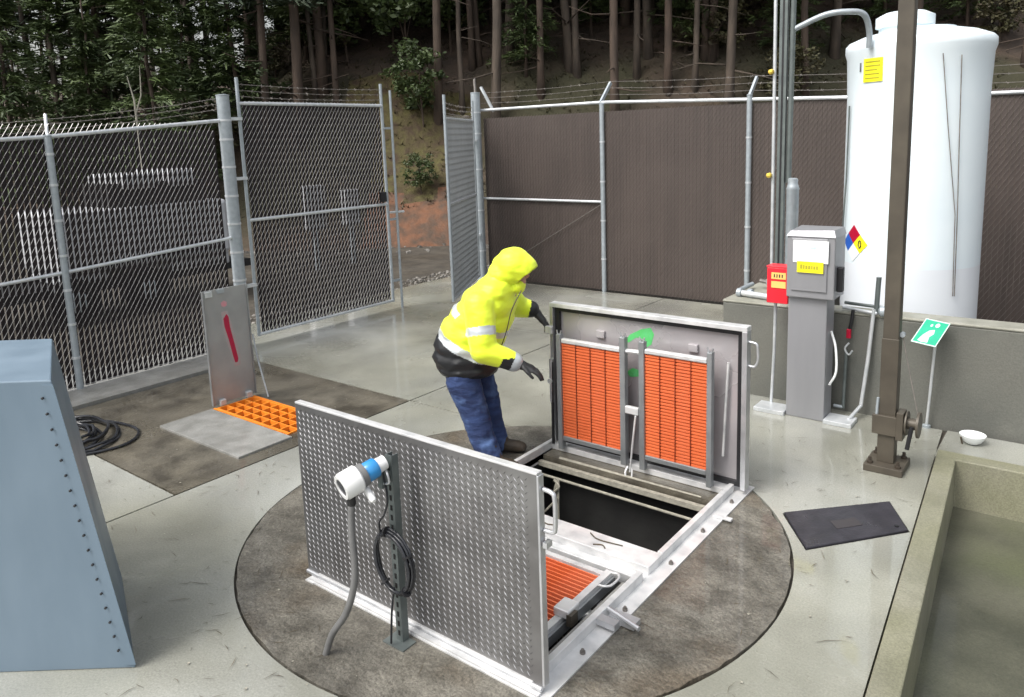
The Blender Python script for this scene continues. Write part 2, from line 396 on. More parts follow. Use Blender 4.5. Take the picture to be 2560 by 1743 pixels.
# ------------------------------------------------------------------ fences
def wire_mesh(P0, U, N, L, z0, z1, pitch=.056, r=.0027, tips=.05, both=True):
    mb = MB(); U = Vector(U).normalized(); N = Vector(N).normalized(); P0 = Vector(P0)
    hw = pitch/2; st = .086
    def seg(a, b, rr):
        t = (b-a).normalized(); u = N; w = t.cross(u)
        k = len(mb.v)
        for p in (a, b):
            for c, s_ in ((1, 0), (-.5, .866), (-.5, -.866)):
                mb.v.append(tuple(p+(u*c+w*s_)*rr))
        for j in range(3): mb.f.append((k+j, k+(j+1) % 3, k+3+(j+1) % 3, k+3+j))
    n = int(L/pitch); nz = int((z1-z0)/st)+1
    # the wires weave round the slats: rising strands pass in front, falling strands behind
    for i in range(n):
        x0 = (i+.5)*pitch
        for j in range(nz):
            za = z0+j*st; zb = min(za+st, z1+tips); f = (zb-za)/st
            seg(P0+U*(x0-hw)+V(0, 0, za)+N*.010, P0+U*(x0-hw+2*hw*f)+V(0, 0, zb)+N*.010, r)
            if both and zb < z1: seg(P0+U*(x0+hw)+V(0, 0, za)-N*.008, P0+U*(x0-hw)+V(0, 0, zb)-N*.008, r*.55)
    return mb
def barbed(P, Q, r=.0035, step=.13):
    mb = MB(); P, Q = Vector(P), Vector(Q); L = (Q-P).length; n = max(2, int(L/.25))
    mb.tube([P.lerp(Q, i/n)+V(0, 0, -.02*math.sin(math.pi*i/n)+random.uniform(-.003, .003)) for i in range(n+1)], r, 5)
    m = int(L/step)
    for i in range(m):
        c = P.lerp(Q, (i+.5)/m)+V(0, 0, -.02*math.sin(math.pi*(i+.5)/m))
        for s_ in (0, 1):
            t = V(random.uniform(-1, 1), random.uniform(-1, 1), random.uniform(-1, 1)).normalized()*.022
            mb.tube([c-t, c+t], .0022, 4)
    return mb
def slats(parent, P0, U, L, z0, z1, pitch, w, m, joined=False):
    U = Vector(U).normalized(); N = Vector((-U.y, U.x, 0)); n = int(L/pitch); P0 = Vector(P0)
    if joined:
        mb = MB()
        for i in range(n):
            mb.obox(P0+U*((i+.5)*pitch)+V(0, 0, (z0+z1)/2), U*w/2, N*.0015, V(0, 0, (z1-z0)/2))
        return mb.build('privacy_slats', m, parent, kind='stuff')
    first = None
    for i in range(n):
        p = P0+U*((i+.5)*pitch)
        if first is None:
            first = MB().obox(p+V(0, 0, (z0+z1)/2), U*w/2, N*.0015, V(0, 0, (z1-z0)/2)).build('slat', m, parent)
        else:
            copy_part(first, parent, U*(i*pitch)+V(0, 0, random.uniform(-.008, .008)))
def bands(parent, x, y, r, zs, m='galv_bright'):
    first = None
    for z in zs:
        if first is None:
            first = MB().lathe((x, y, z), (0, 0, 1), [(0, r+.001), (0, r+.006), (.025, r+.006), (.025, r+.001)], 16).build('tension_band', m, parent, smooth=True); z0 = z
        else: copy_part(first, parent, (0, 0, z-z0))
def post(parent, x, y, r, z0, z1, m='galv', name='post'):
    return MB().lathe((x, y, z0), (0, 0, 1), [(0, r), (z1-z0-.02, r), (z1-z0-.018, r+.004), (z1-z0-.006, r+.004), (z1-z0, r*.6)], 20).build(name, m, parent, smooth=True)

FX = -8.15
lf = thing('chain_link_fence', 'chain-link fence with dark slats on a pale concrete strip, white machine parked behind it', 'fence', (FX, 3.15, 0))
post(lf, FX+.02, 3.14, .034, .0, 2.6); post(lf, FX+.02, .2, .034, 0, 2.6)
post(lf, FX, 5.07, .073, 0, 3.03, name='gate_post')
bands(lf, FX, 5.07, .073, [.5, .83, 1.17, 1.51, 1.84, 2.18, 2.5, 2.72])
bands(lf, FX+.02, 3.14, .034, [.35, .7, 1.05, 1.4, 1.75, 2.1, 2.4])
MB().tube([(FX, -2, 2.35), (FX, 3.14, 2.58), (FX, 5.0, 2.73)], .021, 10).build('top_rail', 'galv_bright', lf, smooth=True)
MB().tube([(FX+.01, -2, 1.0), (FX+.01, 3.14, 1.24), (FX+.01, 5.0, 1.36)], .019, 10).build('middle_rail', 'galv_bright', lf, smooth=True)
MB().tube([(FX, -2, .05), (FX, 5.0, .06)], .004, 6).build('tension_wire', 'wire', lf)
wire_mesh((FX, .2, 0), (0, 1, 0), (1, 0, 0), 4.75, .04, 2.66).build('chain_link', 'wire', lf, kind='stuff')
slats(lf, (FX, .9, 0), (0, 1, 0), 4.08, .05, 2.62, .056, .042, 'slat_shaded')
for k, (za, zb) in enumerate(((2.75, 2.98), (2.70, 2.92), (2.64, 2.86))):
    barbed((FX-.06*(2-k)-.1, .2, za-.2), (FX-.06*(2-k)-.02, 3.16, za)).build('barbed_wire', 'barb', lf)
    barbed((FX-.06*(2-k)-.02, 3.16, za), (FX-.03, 5.02, zb)).build('barbed_wire', 'barb', lf)
MB().tube([(FX+.02, 3.14, 2.56), (FX-.12, 3.2, 2.80)], .016, 8).build('extension_arm', 'galv_bright', lf)

def gate_leaf(t, A, B, z_bot, z_mid, z_top, z_st, m_slat, N, joined, arms=True):
    A, B = Vector((*A, 0)), Vector((*B, 0)); U = (B-A).normalized(); L = (B-A).length
    for P, nm in ((A, 'hinge_stile'), (B, 'latch_stile')):
        MB().tube([P+V(0, 0, z_bot-.02), P+V(0, 0, z_st)], .022, 10).build(nm, 'galv', t, smooth=True)
    for z, nm in ((z_bot, 'bottom_rail'), (z_mid, 'middle_rail'), (z_top, 'top_rail')):
        MB().tube([A+V(0, 0, z)+Vector(N)*.004, B+V(0, 0, z)+Vector(N)*.004], .021, 10).build(nm, 'galv_bright', t, smooth=True)
    wire_mesh(A+U*.03, U, N, L-.05, z_bot, z_top).build('chain_link', 'wire', t, kind='stuff')
    slats(t, A+U*.04, U, L-.08, z_bot+.02, z_top-.02, .056, .043, m_slat, joined)
    for z in (z_top+.08, z_top+.15, z_top+.22):
        barbed(A+V(0, 0, z), B+V(0, 0, z)).build('barbed_wire', 'barb', t)
gl = thing('gate_leaf', 'tall chain-link gate leaf with dark slats beside the steel gate post, closed', 'gate', (FX, 5.27, 0))
gate_leaf(gl, (FX, 5.27), (FX, 7.54), .12, 1.54, 2.93, 3.23, 'slat_shaded', (1, 0, 0), False)
for z in (.75, 2.05, 2.75):
    MB().obox((FX+.01, 5.18, z), (0, .1, 0), (.03, 0, 0), (0, 0, .018)).build('hinge', 'galv_bright', gl)
MB().box(FX+.02, 7.38, 1.58, FX+.06, 7.48, 1.72).build('latch_box', 'rubber', gl)
MB().tube([(FX+.06, 7.66, .0), (FX+.06, 7.66, 3.14)], .018, 10).build('drop_rod', 'galv', gl, smooth=True)
MB().tube([(FX+.05, 7.53, 1.42), (FX+.06, 7.80, 1.41)], .016, 8).build('latch_bar', 'galv_bright', gl, smooth=True)
for z in (.4, 1.3, 2.6): MB().box(FX+.02, 7.53, z, FX+.055, 7.67, z+.03).build('rod_guide', 'galv', gl)

gr = thing('gate_leaf', 'open chain-link gate leaf seen almost edge-on, swung towards the yard', 'gate', (-8.42, 9.85, 0))
A, B = (-8.40, 9.80), (-7.42, 8.05); Ud = (Vector(B)-Vector(A)).normalized()
gate_leaf(gr, A, B, .1, 1.5, 2.72, 3.05, 'slat_sheen', (.87, .49, 0), True)
for z in (.8, 2.4): MB().obox((-8.43, 9.86, z), (.05, -.06, 0), (.03, .025, 0), (0, 0, .018)).build('hinge', 'galv_bright', gr)

FY = 10.1
rf = thing('chain_link_fence', 'long chain-link fence with brown privacy slats and angled barbed wire arms', 'fence', (-6.07, FY, 0))
post(rf, -8.48, 9.98, .078, 0, 3.2, name='gate_post'); bands(rf, -8.48, 9.98, .078, [.5, 1.2, 1.9, 2.5, 2.85])
PX_ = [-6.07, -3.80, -1.5, .8, 3.1, 5.4, 7.7]
for x in PX_: post(rf, x, FY-.03, .036, 0, 2.88)
for x in PX_: bands(rf, x, FY-.03, .036, [.5, 1.1, 1.7, 2.3])
MB().tube([(-8.48, FY-.01, 2.90), (-6.07, FY-.01, 2.90), (-3.8, FY-.01, 2.81), (-1.5, FY-.01, 2.72), (8, FY-.01, 2.6)], .024, 10).build('top_rail', 'galv_bright', rf, smooth=True)
MB().tube([(-8.45, FY-.03, 1.41), (-6.09, FY-.03, 1.40)], .021, 10).build('middle_rail', 'galv_bright', rf, smooth=True)
MB().tube([(-8.3, FY-.04, .12), (-6.1, FY-.04, 1.36)], .006, 6).build('truss_rod', 'barb', rf)
wire_mesh((-8.42, FY, 0), (1, 0, 0), (0, -1, 0), 12, .0, 2.78, tips=.0, r=.0023).build('chain_link', 'barb', rf, kind='stuff')
slats(rf, (-8.42, FY+.004, 0), (1, 0, 0), 16, .02, 2.76, .056, .0535, 'slat_brown_lit', True)
for x in PX_:
    z = 2.90 if x < -5 else (2.81 if x < -3 else 2.72)
    MB().obox((x-.02, FY+.13, z+.15), (.015, 0, 0), V(0, .022, -.016), V(-.0, .15, .15)).build('extension_arm', 'galv', rf)
for k in range(3):
    o_ = .1+.1*k
    pts = [(-8.5, FY+o_*.6, 2.93+o_*.9)]+[(x-.02, FY+o_, (2.90 if x < -5 else 2.81 if x < -3 else 2.72)+.02+o_) for x in PX_]
    for a, b in zip(pts[:-1], pts[1:]): barbed(a, b, step=.16).build('barbed_wire', 'barb', rf)
MB().obox((-8.36, FY+.05, 3.08), V(.0, .02, 0), V(.014, 0, .01), V(-.13, 0, .21)).build('corner_arm', 'galv_bright', rf)
MB().obox((-8.66, FY+.1, 3.22), V(.016, 0, 0), V(0, .014, .01), V(-.03, .02, .22)).build('corner_arm', 'barb', rf)

# ------------------------------------------------------------------ things beyond the fence
tr = thing('parked_trailer', 'white wheeled machine parked behind the dark-slatted fence', 'trailer', (-11.6, 6.0, 0))
TX = -11.6
MB().box(TX-1.2, 4.35, .72, TX+.2, 7.0, 1.60).build('body', 'truck_white', tr, bevel=.06)
MB().box(TX-1.1, 4.4, .55, TX+.12, 5.0, .74).build('fender', 'truck_white', tr, bevel=.03)
MB().box(TX-1.1, 6.0, .52, TX+.12, 7.0, .74).build('fender', 'truck_white', tr, bevel=.03)
MB().box(TX-1.0, 5.35, 1.86, TX+.2, 5.90, 2.09).build('hood', 'truck_white', tr, bevel=.05)
MB().box(TX-1.0, 6.08, 1.86, TX+.2, 6.52, 2.13).build('hood', 'truck_white', tr, bevel=.05)
MB().box(TX-.95, 5.2, 1.58, TX+.1, 6.7, 1.95).build('dark_bay', 'rubber', tr)
MB().box(TX-1.1, 3.6, .42, TX+.1, 7.4, .54).build('chassis', 'rubber', tr)
for y in (5.55, 4.5):
    w = MB().lathe((TX+.02, y, .33), (1, 0, 0), [(0, .2), (.02, .33), (.2, .33), (.22, .2)], 24).build('wheel', 'rubber', tr, smooth=True)
    MB().lathe((TX+.235, y, .33), (1, 0, 0), [(0, .17), (.02, .1)], 16).build('rim', 'galv', w)
for y0, lab in ((9.35, 'pale box on a post behind the closed gate, the wider of two'), (10.28, 'narrow pale box on a post behind the closed gate')):
    w, zt = (.45, 1.65) if y0 < 10 else (.38, 1.5)
    t = thing('meter_box', lab, 'box', (-12.2, y0, 0))
    MB().box(-12.32, y0-w/2, .78, -12.12, y0+w/2, zt).build('case', 'truck_white', t, bevel=.02)
    MB().box(-12.25, y0-.04, -.04, -12.18, y0+.04, .78).build('leg', 'galv', t)

# ------------------------------------------------------------------ hatch: frame, lids, grates
X0, X1 = -3.27, -1.86
hf = thing('floor_hatch', 'bright aluminium floor hatch frame bolted round the open pit', 'hatch', (-2.56, 3.5, 0))
fl = MB(); fl.box(X1+.035, 2.335, .004, -1.735, 4.80, .012); fl.box(-3.37, 2.33, .004, X0-.035, 4.80, .012)
fl.box(X0-.035, 4.665, .004, X1+.035, 4.80, .012); fl.box(X0-.035, 2.335, .004, X1+.035, 2.365, .012)
fl.build('flange', 'alu_white', hf)
for a in ((X1-.0, 3.62, X1+.035, 4.665), (X0-.035, 3.62, X0, 4.665), (X1, 2.41, X1+.035, 3.385), (X0-.035, 2.41, X0, 3.385)):
    MB().box(a[0], a[1], -.06, a[2], a[3], .062).build('curb', 'alu_white', hf, bevel=.004)
MB().box(X0, 4.598, .002, X1, 4.665, .045).build('curb', 'alu_white', hf, bevel=.004)
MB().box(X0-.035, 2.365, -.06, X1+.035, 2.41, .05).build('curb', 'alu_white', hf, bevel=.004)
MB().box(X0-.035, 3.45, -.03, X1+.035, 3.62, .058).build('middle_beam', 'alu_white', hf, bevel=.006)
MB().box(X0-.035, 3.385, -.05, X1+.035, 3.45, .012).build('beam_step', 'alu_white', hf, bevel=.004)
MB().tube([(X0+.15, 4.488, -.005), (X1-.12, 4.488, -.012)], .016, 8).build('stop_rail', 'rope', hf)
MB().box(X0, 4.415, -.068, X1, 4.45, -.032).build('stop_rail', 'rope', hf)
MB().tube([(X0, 4.385, -.115), (X1, 4.385, -.125)], .010, 8).build('stop_rail', 'rope', hf)
b0 = None
for (x, y) in ((-1.775, 4.5), (-1.775, 4.05), (-1.775, 3.62), (-1.775, 3.1), (-1.775, 2.7), (-3.38, 4.5), (-3.38, 3.9), (-3.38, 3.1)):
    if b0 is None: b0 = MB().lathe((x, y, .012), (0, 0, 1), [(0, .014), (.012, .014), (.012, .008), (.022, .008)], 8).build('bolt', 'barb', hf); bx, by = x, y
    else: copy_part(b0, hf, (x-bx, y-by, 0))
for y in (4.25,): MB().box(-1.80, y, .012, -1.68, y+.035, .028).build('hold_down_clip', 'alu_white', hf, bevel=.004)
cl = MB(); cl.box(-1.80, 2.98, .012, -1.66, 3.05, .04); cl.tube([(-1.84, 3.02, .05), (-1.62, 2.96, .05)], .012, 8); cl.box(-1.86, 2.90, .03, -1.72, 2.95, .06)
cl.build('lid_catch', 'alu', hf)
# debris on the beam
for pts in ([(-2.62, 3.55, .062), (-2.56, 3.52, .064), (-2.50, 3.54, .062)], [(-2.28, 3.58, .062), (-2.2, 3.54, .064), (-2.05, 3.56, .062)], [(-2.2, 3.48, .062), (-2.15, 3.50, .064), (-2.12, 3.48, .062)]):
    tag(MB().tube(spline(pts, 4), .004, 5).build('twig', 'twig', None, loc=pts[0]), 'small wet twig lying on the bright hatch beam', 'twig', 'twigs on the hatch beam')

# rear lid
YR = 4.665
rl = thing('access_door', 'upright rear hatch lid showing its grey underside with two orange grates', 'hatch lid', (-2.52, YR, .04))
MB().box(-3.28, YR+.028, .05, -1.745, YR+.04, 1.14).build('skin', 'alu_sheet', rl)
MB().box(-3.285, YR-.03, 1.128, -1.74, YR+.045, 1.16).build('top_edge', 'alu_white', rl, bevel=.003)
MB().box(-1.775, YR-.03, .045, -1.74, YR+.041, 1.128).build('side_edge', 'alu', rl, bevel=.003)
MB().box(-3.285, YR-.03, .045, -3.255, YR+.041, 1.128).build('side_edge', 'alu', rl, bevel=.003)
MB().box(-3.255, YR+.0, 1.095, -1.775, YR+.0275, 1.128).build('gasket', 'rubber', rl)
MB().box(-1.81, YR+.0, .05, -1.775, YR+.0275, 1.095).build('gasket', 'rubber', rl)
MB().box(-3.255, YR+.0, .05, -3.215, YR+.0275, 1.095).build('gasket', 'rubber', rl)
MB().box(-3.215, YR+.0, .05, -1.81, YR+.0275, .085).build('gasket', 'rubber', rl)
MB().tube(spline([(-1.74, YR, 1.06), (-1.69, YR, 1.05), (-1.68, YR, 1.0), (-1.68, YR, .94), (-1.70, YR, .90), (-1.74, YR, .90)], 5), .009, 8).build('handle', 'alu', rl, smooth=True)
MB().tube([(-1.875, YR-.0, .90), (-1.885, YR-.01, .62), (-1.90, YR-.015, .25)], .009, 8).build('stay_bar', 'alu_white', rl, smooth=True)
MB().box(-3.31, YR-.06, .92, -3.25, YR-.028, .98).build('latch', 'alu_white', rl, bevel=.006)
MB().tube([(-3.262, YR-.045, .70), (-3.25, YR-.07, .05)], .012, 8).build('gas_strut', 'rubber', rl, smooth=True)
MB().tube([(-3.27, YR-.04, .72), (-3.262, YR-.05, .38)], .02, 10).build('gas_strut_body', 'alu', rl, smooth=True)
MB().lathe((-3.27, YR-.075, .55), (0, 1, 0), [(0, .02), (.04, .02)], 12).build('pivot', 'alu_white', rl)
gp = MB(); n_ = V(0, -1, 0); yy = YR+.0278
gp.flat([(x, yy, z) for x, z in ((-2.67, .92), (-2.62, .985), (-2.53, 1.035), (-2.455, 1.055), (-2.43, 1.01), (-2.45, .935), (-2.50, .90), (-2.53, .905), (-2.50, .965), (-2.57, .97), (-2.63, .925))], n_, .001)
gp.flat([(x, yy, z) for x, z in ((-2.655, .70), (-2.60, .738), (-2.54, .728), (-2.54, .685), (-2.62, .668))], n_, .001)
gp.build('paint_mark', 'spray_green', rl, label='bright green sprayed marks')
for x in (-2.86, -2.13): MB().box(x-.035, YR+.005, .93, x+.035, YR+.0276, .985).build('bracket', 'alu_sheet', rl, bevel=.004)

def grate(t, x0, x1, z0, z1, yf):
    MB().box(x0-.0, yf, z1, x1, yf+.04, z1+.035).build('top_rail', 'alu_white', t, bevel=.008)
    MB().box(x0, yf, z0-.035, x1, yf+.04, z0).build('bottom_rail', 'alu_grey', t, bevel=.004)
    first = None; n = int((z1-z0)/.0225)
    for i in range(n):
        z = z0+(i+.5)*(z1-z0)/n
        if first is None: first = MB().obox(((x0+x1)/2, yf+.022, z), V((x1-x0)/2, 0, 0), V(0, .011, .004), V(0, 0, .0066)).build('slat', 'orange', t); zz = z
        else: copy_part(first, t, (0, 0, z-zz))
    for k in range(1, 4):
        x = x0+(x1-x0)*k/4
        MB().box(x-.0025, yf+.006, z0, x+.0025, yf+.036, z1).build('cross_strip', 'orange_deep', t)  # thin dark strips paint the shadow gaps between slat columns
    MB().box(x0, yf+.043, z0, x1, yf+.046, z1).build('gap_shade_sheet', 'orange_deep', t)  # added dark sheet, paints the shade between the slats
def leg(t, x, w, z0, z1, yf):
    MB().box(x-w/2, yf-.005, z0, x+w/2, yf+.045, z1).build('leg', 'alu_grey', t, bevel=.005)
    MB().tube([(x-.012, yf+.01, z1), (x-.018, yf+.01, z1+.03)], .006, 6).build('prong', 'alu', t)
    MB().tube([(x+.012, yf+.01, z1), (x+.02, yf+.01, z1+.028)], .006, 6).build('prong', 'alu', t)
YG = 4.545
g1 = thing('safety_grate', 'orange slatted safety grate in an aluminium frame, beside the worker', 'grate', (-2.86, YG, .05))
grate(g1, -3.125, -2.625, .155, .885, YG); leg(g1, -3.147, .04, .045, .95, YG); leg(g1, -2.603, .044, .05, 1.0, YG)
g2 = thing('safety_grate', 'orange slatted safety grate in an aluminium frame, beside the stainless pedestal', 'grate', (-2.2, YG, .05))
grate(g2, -2.43, -1.975, .165, .905, YG); leg(g2, -2.452, .042, .05, .99, YG); leg(g2, -1.955, .036, .05, .985, YG)
MB().box(-2.58, YG-.012, .45, -2.475, YG+.02, .505).build('link_bar', 'alu_white', g2, bevel=.006)
MB().tube([(-2.58, YG+.02, .90), (-2.475, YG+.02, .905)], .017, 8).build('link_bar', 'alu_white', g2)
MB().tube([(-2.49, YG-.02, .45), (-2.515, YG-.03, .2), (-2.53, YG-.035, .03)], .007, 8).build('release_rod', 'alu_white', g2)
MB().tube(spline([(-2.515, YG-.03, .06), (-2.51, YG-.05, .0), (-2.54, YG-.06, -.015), (-2.56, YG-.05, .02), (-2.555, YG-.02, .06)], 4), .007, 8).build('hook', 'alu_white', g2)

# front lid (diamond plate towards the camera side)
YL = 2.385
fr = thing('access_door', 'upright front hatch lid clad in diamond tread plate with a handle', 'hatch lid', (-2.59, YL, .04))
LX0, LX1, LZ0, LZ1 = -3.40, -1.775, .045, 1.02
MB().box(LX0, YL-.006, LZ0, LX1, YL, LZ1).build('tread_plate', 'plate', fr)
MB().box(LX0, YL-.008, LZ1, LX1+.004, YL+.030, LZ1+.012).build('top_edge', 'alu_white', fr, bevel=.003)
MB().box(LX1, YL-.008, LZ0, LX1+.012, YL+.030, LZ1).build('side_edge', 'alu', fr, bevel=.003)
MB().box(LX0-.006, YL-.002, LZ0, LX0, YL+.030, LZ1).build('side_edge', 'alu', fr)
MB().box(LX0+.01, YL+.018, LZ0, LX1-.01, YL+.026, LZ1-.01).build('inner_skin', 'alu_sheet', fr)
lg = MB(); lg2 = MB(); px_, pz_ = .038, .031
nx, nzz = int((LX1-LX0)/px_*1)-1, int((LZ1-LZ0)/pz_)-1
for i in range(nx*2):
    for j in range(nzz*2):
        if (i+j) % 2: continue
        x = LX0+.03+i*px_/2; z = LZ0+.03+j*pz_/2
        if x > LX1-.015: continue
        s_ = 1 if (i % 2 == 0) else -1
        dx, dz = (.0105, -.0115) if s_ > 0 else (.0095, .0095)
        w = .0021
        a = V(x-dx, YL-.0058, z-dz); b = V(x+dx, YL-.0058, z+dz); t = (b-a).normalized(); p = V(-t.z, 0, t.x)*w
        (lg if s_ > 0 else lg2).add([a, (a+b)/2+p, b, (a+b)/2-p, (a+b)/2+V(0, -.0035, 0)], [(0, 4, 1), (1, 4, 2), (2, 4, 3), (3, 4, 0)])
lg.build('tread_lugs', 'lug_lit', fr, kind='stuff'); lg2.build('cross_lugs', 'lug_shaded', fr, kind='stuff')
MB().tube(spline([(LX1+.015, YL+.02, .955), (LX1+.055, YL+.02, .95), (LX1+.072, YL+.02, .925), (LX1+.072, YL+.02, .80), (LX1+.06, YL+.02, .775), (LX1+.015, YL+.02, .77)], 5), .010, 10).build('handle', 'alu', fr, smooth=True)
MB().box(LX1+.018, YL+.0, .70, LX1+.04, YL+.04, .725).build('latch', 'alu', fr)
MB().box(LX0+.05, YL-.045, .0125, LX1, YL-.02, .024).build('hinge_strip', 'alu_white', fr)
MB().tube([(LX0, YL-.012, .035), (LX1, YL-.012, .035)], .012, 8).build('hinge_knuckle', 'alu', fr, smooth=True)

# horizontal orange grate in the front opening
g3 = thing('safety_grate', 'orange slatted safety grate lying flat in the front hatch opening', 'grate', (-2.6, 2.95, .02))
gx0, gx1, gy0, gy1 = -3.24, -2.03, 2.48, 3.295
MB().box(gx0, gy1, -.02, gx1, gy1+.035, .022).build('frame_bar', 'alu_white', g3)
MB().box(gx0, gy0-.035, -.02, gx1, gy0, .022).build('frame_bar', 'alu_white', g3)
MB().box(gx1, gy0-.035, -.02, gx1+.04, gy1+.05, .03).build('frame_bar', 'alu_white', g3)
MB().box(gx1+.04, gy0-.035, -.05, gx1+.055, gy1+.05, .005).build('frame_bar', 'alu_grey', g3)
MB().box(gx0-.02, gy0-.035, -.02, gx0, gy1+.035, .022).build('frame_bar', 'alu_white', g3)
first = None; n = 25
for i in range(n):
    y = gy0+(i+.5)*(gy1-gy0)/n
    if first is None: first = MB().obox(((gx0+gx1)/2, y, .0), V((gx1-gx0)/2, 0, 0), V(0, .0042, 0), V(0, 0, .014)).build('slat', 'orange', g3); y0_ = y
    else: copy_part(first, g3, (0, y-y0_, 0))
for k in range(1, 8):
    x = gx0+(gx1-gx0)*k/8; MB().box(x-.005, gy0, -.012, x+.005, gy1, -.004).build('cross_strip', 'orange', g3)
MB().box(gx0, gy0, -.034, gx1, gy1, -.03).build('gap_shade_sheet', 'orange_gap_shade', g3)  # added dark red sheet, stands in for shade in the slat gaps
MB().tube(spline([(-1.99, 3.33, .03), (-1.95, 3.33, .035), (-1.925, 3.30, .035), (-1.925, 3.22, .035), (-1.95, 3.19, .035), (-1.985, 3.19, .03)], 5), .007, 8).build('handle', 'alu_white', g3, smooth=True)
MB().box(-2.04, 2.84, .03, -1.95, 2.95, .075).build('hinge_block', 'alu_white', g3, bevel=.008)
MB().box(-1.96, 2.84, .0, -1.93, 2.90, .06).build('hinge_pin', 'brown_steel', g3)
MB().box(-1.905, 2.42, -.03, -1.862, 3.30, .02).build('edge_strip', 'concrete_pale', g3)
MB().box(-1.975, 3.0, -.10, -1.88, 3.05, -.06).build('bracket', 'alu_grey', g3)
MB().box(-1.975, 3.15, -.10, -1.88, 3.2, -.06).build('bracket', 'alu_grey', g3)

pp = thing('pit_pipe', 'dull steel pipe running along the inside of the dark pit', 'pipe', (-2.3, 3.9, -1.2))
MB().tube([(-3.2, 4.2, -1.0), (-2.2, 4.2, -1.0), (-2.0, 4.1, -1.05), (-1.95, 3.7, -1.05)], .05, 12).build('run', 'alu_grey', pp, smooth=True)
MB().lathe((-2.6, 4.2, -1.0), (1, 0, 0), [(-.03, .06), (-.03, .09), (.03, .09), (.03, .06)], 14).build('flange', 'alu_grey', pp)
MB().tube([(-2.02, 3.72, -.1), (-2.04, 3.72, -2.1)], .014, 8).build('riser', 'alu', pp, smooth=True)
# rope hanging in the pit
rp = thing('rope', 'pale knotted rope hanging into the dark pit', 'rope', (-3.03, 4.27, -.25))
for dx in (-.018, 0, .02):
    MB().tube(spline([(-3.06+dx*.3, 4.37, -.11), (-3.065+dx, 4.35, -.22), (-3.06+dx, 4.34, -.4), (-3.06+dx*1.3, 4.34, -1.6)], 5), .008, 6).build('strand', 'rope', rp)
MB().tube(spline([(-3.08, 4.35, -.11), (-3.03, 4.34, -.15), (-3.07, 4.33, -.20), (-3.05, 4.33, -.25), (-3.09, 4.33, -.30), (-3.15, 4.32, -.37)], 5), .009, 6).build('knot', 'rope', rp)

# ------------------------------------------------------------------ transmitter on a strut in front of the lid
st = thing('strut_post', 'grey slotted strut channel standing in front of the tread plate lid', 'post', (-2.55, 2.27, 0))
MB().box(-2.571, 2.268, .0, -2.529, 2.272, .965).build('web', 'strut', st)
MB().box(-2.571, 2.272, .0, -2.567, 2.31, .965).build('side', 'strut', st)
MB().box(-2.533, 2.272, .0, -2.529, 2.31, .965).build('side', 'strut', st)
MB().box(-2.62, 2.22, .0, -2.48, 2.31, .01).build('foot_plate', 'strut', st)
first = None
for i in range(18):
    z = .04+i*.05
    if first is None: first = MB().box(-2.556, 2.2655, z, -2.544, 2.2675, z+.026).build('slot', 'hole', st)
    else: copy_part(first, st, (0, 0, i*.05))
ax = V(-.22, -.93, -.24).normalized(); B0 = V(-2.545, 2.245, .945)
tx = thing('flow_transmitter', 'white and blue round instrument head clamped to the strut post', 'transmitter', B0)
MB().lathe(B0, ax, [(0, .022), (.005, .034), (.05, .036), (.055, .030)], 20).build('rear_cap', 'tx_white', tx, smooth=True)
MB().lathe(B0+ax*.05, ax, [(0, .042), (.006, .047), (.06, .047), (.066, .042)], 24).build('blue_body', 'tx_blue', tx, smooth=True)
MB().lathe(B0+ax*.115, ax, [(0, .05), (.0, .055), (.03, .055), (.03, .05)], 24).build('collar', 'grey_conduit', tx, smooth=True)
MB().lathe(B0+ax*.14, ax, [(0, .052), (.01, .064), (.085, .064), (.097, .058), (.097, .042), (.09, .042)], 28).build('head', 'tx_white', tx, smooth=True)
MB().lathe(B0+ax*.2285, ax, [(0, .041), (.004, .041)], 24).build('display_glass', 'glass', tx)
sidev = ax.cross(V(0, 0, 1)).normalized()
MB().lathe(B0+ax*.12+V(0, 0, -.055), V(.75, -.2, -.35), [(0, .014), (.01, .016), (.09, .016), (.10, .010)], 14).build('cable_gland', 'tx_white', tx, smooth=True)
MB().obox(B0+ax*.02+V(.0, .0, -.06), V(.014, 0, 0), V(0, .02, 0), V(0, 0, .055)).build('bracket', 'strut', tx)
MB().tube(spline([B0+V(.0, -.01, -.03), B0+V(.03, -.02, -.05), B0+V(.035, -.02, -.09), B0+V(-.01, -.03, -.1)], 5), .006, 6).build('clamp_wire', 'alu', tx)
hb = B0+ax*.19+V(0, 0, -.06)
MB().lathe(hb, (0, 0, -1), [(0, .02), (.045, .02), (.05, .016)], 14).build('conduit_fitting', 'rubber', tx, smooth=True)
cd = MB().tube(spline([hb+V(0, 0, -.03), (-2.585, 2.05, .66), (-2.565, 2.04, .52), (-2.575, 2.03, .40), (-2.63, 2.02, .26), (-2.73, 2.01, .12), (-2.78, 2.0, .0)], 8), .0165, 12).build('flexible_conduit', 'grey_conduit', None, loc=(-2.78, 2.0, 0), smooth=True)
tag(cd, 'grey flexible conduit curving down from the white instrument head', 'conduit')
cc = thing('cable_coil', 'coil of black cable tied to the slotted strut post', 'cable', (-2.55, 2.24, .25))
CC = V(-2.525, 2.235, .445); e1 = V(-.19, 0, .98).normalized(); e2 = V(.98, -.0, .19).normalized()
for k in range(6):
    a_, b_ = .160-.009*(k % 3)+random.uniform(-.004, .004), .125-.009*(k//2)+random.uniform(-.004, .004)
    MB().tube([CC+e1*a_*math.sin(2*math.pi*i/40)+e2*b_*math.cos(2*math.pi*i/40)+V(random.uniform(-.002, .002), -.011*(k % 3)+.01, random.uniform(-.002, .002)) for i in range(40)], .0068, 8, closed=True).build('loop', 'black_hose', cc, smooth=True)
